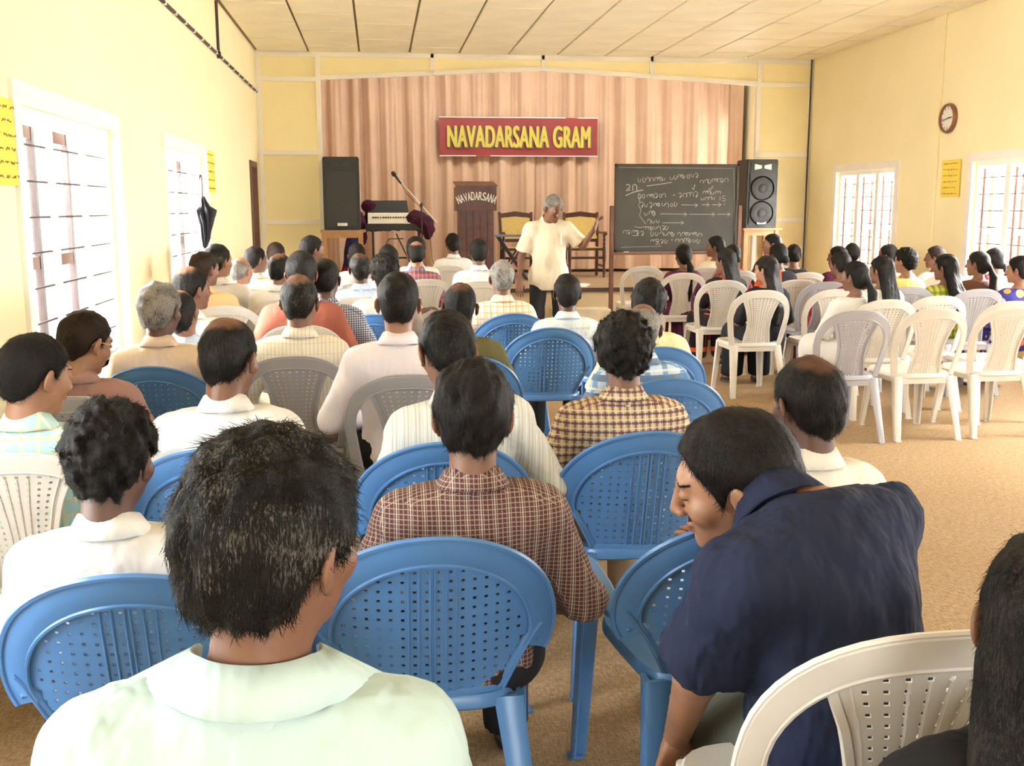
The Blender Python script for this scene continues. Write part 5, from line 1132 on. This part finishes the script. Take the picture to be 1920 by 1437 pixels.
# blackboard on a stand
SLATE = plain('slate', (.045, .042, .034), .55, .35, 2.5); CHALK = plain('chalk', (.62, .60, .52), .9, .15, 60)
def blackboard():
    Y = 13.25; a, b = atY(1151, 473, Y), atY(1386, 308, Y); W, H = b.x-a.x, b.z-a.z; r = empty('blackboard', ((a.x+b.x)/2, Y, 0)); tag(r, 'large blackboard on a stand covered with chalk handwriting', 'blackboard'); z0 = a.z
    m = MB(); m.box((-W/2, 0, z0), (W/2, .02, z0+H)); m.build('slate', SLATE, r)
    for lo, hi in (((-W/2-.0, -.014, z0), (W/2, 0, z0+.03)), ((-W/2, -.014, z0+H-.03), (W/2, 0, z0+H)), ((-W/2, -.014, z0), (-W/2+.03, 0, z0+H)), ((W/2-.03, -.014, z0), (W/2, 0, z0+H))):
        m = MB(); m.box(lo, hi); m.build('frame', plain('board_frame', (.04, .028, .02), .5), r, bev=.003)
    zp = atY(1147, 386, Y).z
    for s in (-1, 1): m = MB(); m.box((s*(W/2+.03)-.025, -.02, 0), (s*(W/2+.03)+.025, .04, zp)); m.build('post', BROWN, r, bev=.004)
    m = MB(); m.box((-W/2-.03, -.05, z0-.035), (W/2+.03, .03, z0-.005)); m.build('chalk_ledge', BROWN, r, bev=.004)
    for s in (-1, 1): m = MB(); m.box((s*(W/2+.03)-.025, -.25, 0), (s*(W/2+.03)+.025, .25, .04)); m.build('foot', BROWN, r, bev=.004)
    mb = MB()
    def P(px, py): q = atY(px, py, Y-.002); return Vector((q.x-r.location.x, -.003, q.z))
    def stroke(pts, wd=.0042):
        q = [P(*p) for p in pts]; n = len(q); V = []; F = []
        for i in range(n):
            t = (q[min(n-1, i+1)]-q[max(0, i-1)]); t = t.normalized() if t.length > 1e-6 else Vector((1, 0, 0)); nn = Vector((-t.z, 0, t.x))*wd*.5; V += [q[i]+nn, q[i]-nn]
        for i in range(n-1): F.append((2*i, 2*i+1, 2*i+3, 2*i+2))
        mb.add(V, F)
    rr = random.Random(11)
    def arc(cx, cy, rx, ry, a0, a1, n=8): return [(cx+rx*cos(radians(a0+(a1-a0)*i/n)), cy-ry*sin(radians(a0+(a1-a0)*i/n))) for i in range(n+1)]
    G = [lambda x, y, h: arc(x+3, y, 2.6, h, 200, -10)+arc(x+8, y, 2.6, h, 180, -30), lambda x, y, h: arc(x+4, y-h*.1, 3.6, h*.8, 230, -60), lambda x, y, h: arc(x+3, y, 2.5, h*.8, 0, 360), lambda x, y, h: arc(x+3, y-h*.3, 3, h*.9, 150, -90)+arc(x+3, y+h*.6, 2.2, h*.4, 90, -120),
         lambda x, y, h: [(x, y-h*.8), (x+1, y+h*.5), (x+4, y+h*.7), (x+6, y-h*.5)], lambda x, y, h: arc(x+3, y, 3, h, 180, 0)+[(x+6, y+h*.9)], lambda x, y, h: arc(x+2.5, y, 2.5, h, 90, 300)+[(x+6, y-h*.7)]]
    def line(x0, y0, x1, y1, h=3.6, gaps=()):
        x = x0
        while x < x1-5:
            t = (x-x0)/(x1-x0); y = y0+(y1-y0)*t+rr.uniform(-.8, .8)
            if not any(g0 <= x <= g1 for g0, g1 in gaps): stroke(G[rr.randrange(len(G))](x, y, h*rr.uniform(.85, 1.15)))
            x += rr.uniform(6.2, 9.5)
    def arrow(x0, y0, x1, y1): stroke([(x0, y0), (x1, y1)]); stroke([(x1-5, y1-3.5), (x1, y1), (x1-5, y1+3.5)])
    line(1196, 338, 1250, 336, 4.6); line(1256, 334, 1312, 328, 4.6); stroke([(1212, 349), (1235, 346), (1260, 342)], .006)
    stroke(arc(1177, 350, 4, 4, 140, -90)+[(1174, 358), (1182, 356)], .007); stroke([(1187, 358)]+arc(1190, 351, 4, 5, 180, 0)+[(1194, 358)], .007); stroke([(1173, 367), (1186, 361), (1206, 356)], .007)
    line(1312, 341, 1366, 338, 4); stroke([(1297, 352), (1300, 357), (1303, 346)], .006); stroke([(1329, 353), (1332, 356), (1337, 349)], .006)
    line(1196, 369, 1254, 367, 4.4); stroke([(1262, 366), (1266, 366)], .006); line(1272, 367, 1312, 364, 4.4); line(1318, 362, 1352, 361, 4.2); line(1314, 373, 1344, 371, 3.2); stroke([(1350, 368), (1350, 376)]); stroke([(1360, 367), (1355, 368), (1355, 372), (1360, 373), (1359, 377), (1354, 377)])
    line(1200, 385, 1276, 384, 4.2); arrow(1277, 384, 1308, 385); arrow(1316, 384, 1330, 384); arrow(1335, 384, 1352, 384); stroke([(1357, 383), (1359, 383)], .006)
    line(1208, 401, 1234, 400, 5); arrow(1238, 401, 1288, 402); arrow(1292, 402, 1340, 402); arrow(1345, 402, 1369, 402)
    line(1214, 416, 1240, 416, 4.4); arrow(1242, 418, 1282, 418); stroke([(1199, 362), (1196, 370), (1200, 378), (1197, 386), (1202, 394), (1199, 404), (1206, 414), (1211, 420)])
    stroke([(1190, 425), (1200, 427), (1212, 425)]); line(1210, 428, 1256, 428, 3.6); line(1168, 436, 1208, 438, 3.6); stroke([(1186, 442), (1198, 442)]); line(1220, 439, 1264, 440, 4); line(1270, 440, 1314, 440, 3.8); line(1220, 452, 1252, 453, 3.2); stroke([(1258, 450), (1262, 450)]); line(1266, 451, 1314, 453, 4.2); stroke([(1229, 458), (1237, 458)])
    stroke([(1160, 314), (1374, 316)], .003); stroke([(1376, 316), (1378, 462)], .003); stroke([(1164, 464), (1240, 462)], .003)
    o = tag(mb.build('chalk_writing', CHALK, r, fix=False), kind='stuff')
    m = MB(); m.tube([(0, 0, 0), (.07, 0, 0)], .006, 6); o = m.build('chalk_stick', WHITEP, None); o.location = (r.location.x-W/2+.12, Y-.03, z0+.002); tag(o, 'white chalk stick lying on the blackboard ledge', 'chalk')
blackboard()
# step box and papers at the stage edge
m = MB(); m.box((0, 0, 0), (.75, .32, .24)); m.box((.04, .32, 0), (.71, .34, .24)); o = m.build('stage_step', plain('step_paint', (.66, .58, .42), .6), None, bev=.01); p = atY(1040, 560, 13.1); o.location = (p.x, 13.15, 0); tag(o, 'pale low step box against the stage front beside the speaker', 'step')
def papers():
    p = atY(1086, 541, 13.85); r = empty('paper_stack', (p.x, 13.85, SZ)); tag(r, 'small loose stack of papers on the stage edge right of the speaker', 'papers')
    for i in range(4): m = MB(); m.box((-.12, -.09, .0), (.12, .09, .008)); o = m.build('sheet', WHITEP, r); o.location = (.01*i-.02, .008*i, .0085*i); o.rotation_euler = (0, 0, .2*i-.3)
papers()
# ------------------------------------------------------------------ things on the walls
def clock():
    q = atX(1781, 222, XR); Rr = (atX(1781, 194, XR).z-atX(1781, 251, XR).z)/2; r = empty('wall_clock', (XR-.001, q.y, q.z)); tag(r, 'round brown wall clock with white face on the right wall', 'clock'); r.rotation_euler = (0, 0, pi/2); r.scale = (1, 1, 1)
    # local -y... the face points to -x of the room
    r.rotation_euler = (0, 0, -pi/2)
    m = MB(); m.lathe([(Rr*.80, -.0), (Rr*.98, 0), (Rr, -.02), (Rr*.93, -.045), (Rr*.84, -.045), (Rr*.80, -.03), (Rr*.80, 0)], (0, 0, 0), 36, 'y', False); m.build('rim', plain('clock_wood', (.24, .10, .05), .35, .2, 10), r, True)
    m = MB(); m.lathe([(0, 0), (Rr*.82, 0), (Rr*.82, -.022), (0, -.022)], (0, 0, 0), 36, 'y'); m.build('face', WHITEP, r)
    for k in range(12):
        a = k*pi/6; m = MB(); c = Vector((sin(a)*Rr*.70, -.024, cos(a)*Rr*.70)); u = Vector((sin(a), 0, cos(a))); m.obox(c, u*(.012 if k % 3 else .018), Vector((0, .001, 0)), Vector((-u.z, 0, u.x))*.003); m.build('hour_mark', IRON, r)
    for L_, an, wd in ((.5, radians(84), .006), (.72, radians(-102), .004)):
        u = Vector((sin(an), 0, cos(an))); m = MB(); m.obox(u*(Rr*L_/2)+Vector((0, -.028, 0)), u*(Rr*L_/2), Vector((0, .001, 0)), Vector((-u.z, 0, u.x))*wd); m.build('hand', IRON, r)
clock()
YEL = plain('paper_yellow', (.85, .66, .10), .8, .06, 6); INK = plain('ink', (.25, .17, .05), .8)
def poster(side, x0, x1, y0, y1, label, seed, lines=6):
    X = XL if side < 0 else XR; a, b = atX(x0, (y0+y1)/2, X), atX(x1, (y0+y1)/2, X); xm = (x0+x1)/2; zt_, zb_ = atX(xm, y0, X).z, atX(xm, y1, X).z; W = abs(a.y-b.y); yc = (a.y+b.y)/2
    r = empty('wall_paper_notice', (X-side*.004, yc, zb_), -side*pi/2 if side > 0 else pi/2); tag(r, label, 'poster', 'yellow paper notices on the walls'); H = zt_-zb_
    V = []; F = []; nx, nz = 6, 12
    for s in (0, 1):
        for j in range(nz+1):
            for i in range(nx+1): V.append((-W/2+W*i/nx, -.004-.006*abs(sin(i*.9+j*.7+seed))-(1-s)*.0015, H*j/nz))
    K = (nx+1)*(nz+1)
    for j in range(nz):
        for i in range(nx): q = j*(nx+1)+i; F.append((q, q+1, q+nx+2, q+nx+1)); F.append((q+K, q+nx+1+K, q+nx+2+K, q+1+K))
    obj('sheet', mesh_np('sheet', V, F), r, YEL)
    rr = random.Random(seed); mb = MB()
    for k in range(lines):
        z = H*(.9-.8*k/(lines-1)) if lines > 1 else H*.5; x = -W*.38
        while x < W*.34:
            pts = []
            for i in range(6): pts.append((x+i*W*.014, -.014, z+rr.uniform(-1, 1)*H*.018))
            mb.tube(pts, .0022 if W < .7 else .003, 4); x += W*rr.uniform(.09, .15)
    tag(mb.build('handwriting', INK, r), kind='stuff')
poster(-1, -66, 35, 178, 346, 'large yellow handwritten paper beside the near left window, cut by the frame edge', 1, 6)
poster(-1, 385, 400, 283, 361, 'narrow yellow paper strip right of the second left window', 2, 5)
poster(1, 1767, 1802, 300, 370, 'yellow handwritten sheet below the clock on the right wall', 3, 6)
def umbrella():
    q = atX(383, 370, XL+.10); z1, z0 = atX(372, 330, XL+.1).z, atX(385, 466, XL+.1).z; r = empty('umbrella', (XL+.10, q.y-.1, z0)); tag(r, 'folded black umbrella hanging by its hook from the second left window', 'umbrella'); H = z1-z0
    cl = fabric('umbrella_cloth', (.03, .03, .035), wrinkle=.4); zt_ = H*.74
    V = []; F = []; n = 48; prof = [(.006, .0), (.02, .04), (.038, .2), (.055, .45), (.075, .62), (.085, .72), (.04, .80), (.012, .98)]
    for rr_, t in prof:
        for k in range(n): a = 2*pi*k/n; q2 = rr_*(1+.38*sin(a*8+t*5)*(t > .02)+.15*sin(a*3)); V.append((q2*cos(a)*.75+.02*sin(t*3), q2*sin(a)*1.5, t*zt_))
    for i in range(len(prof)-1):
        for k in range(n): F.append((i*n+k, i*n+(k+1) % n, (i+1)*n+(k+1) % n, (i+1)*n+k))
    obj('canopy', mesh_np('canopy', V, F), r, cl)
    m = MB(); m.tube([(0, 0, zt_*.9), (0, 0, H*.95), (0, -.02, H*1.0), (0, -.06, H*1.015), (0, -.095, H*.985), (0, -.10, H*.95)], .007, 8); m.build('hook_handle', IRON, r)
    for k in range(8): a = 2*pi*k/8; m = MB(); m.tube([(.085*cos(a)*.7, .12*sin(a), zt_*.70), (.02*cos(a), .03*sin(a), zt_*.92)], .0025, 5); m.build('rib', CHROME, r)
    m = MB(); m.tube([(0, 0, -.05), (0, 0, .02)], [.003, .006], 6); m.build('tip', CHROME, r)
umbrella()
# eyeglasses of the mauve-shirted man
def glasses(root):
    ho = [c for c in root.children if c.name.startswith('hair')][0]
    m = MB()
    for s in (-1, 1):
        c = Vector((s*.034, .104, .010)); m.tube([c+Vector((.023*cos(a), .0, .018*sin(a))) for a in [2*pi*k/16 for k in range(17)]], .0014, 5, False); m.tube([c+Vector((s*.023, 0, .006)), (s*.083, .06, .014), (s*.084, -.02, .012), (s*.082, -.035, -.006)], .0013, 5)
    m.tube([(-.011, .106, .012), (.011, .106, .012)], .0014, 5); o = m.build('eyeglasses', CHROME, root); o.matrix_local = ho.matrix_local.copy(); o.name = 'eyeglasses'
glasses(g9)
# pale building and post seen through the right-hand windows
def outside():
    r = empty('building', (16, 15, -.2)); tag(r, 'pale brick house seen through the near right window', 'building')
    m = MB(); m.box((0, 0, 0), (5, 6, 3.0)); m.build('wall', plain('house_wall', (.55, .34, .28), .8, .1, 3), r)
    m = MB(); m.add([(-.5, -.5, 3), (5.5, -.5, 3), (5.5, 6.5, 3), (-.5, 6.5, 3), (-.5, 3, 4.4), (5.5, 3, 4.4)], [(0, 1, 5, 4), (2, 3, 4, 5), (0, 4, 3), (1, 2, 5), (0, 3, 2, 1)]); m.build('roof', plain('house_roof', (.40, .20, .14), .8), r)
    for y in (1.0, 3.6): m = MB(); m.box((-.05, y, 1), (.0, y+1.2, 2.1)); m.build('window', plain('house_window', (.3, .3, .32), .3), r)
outside()
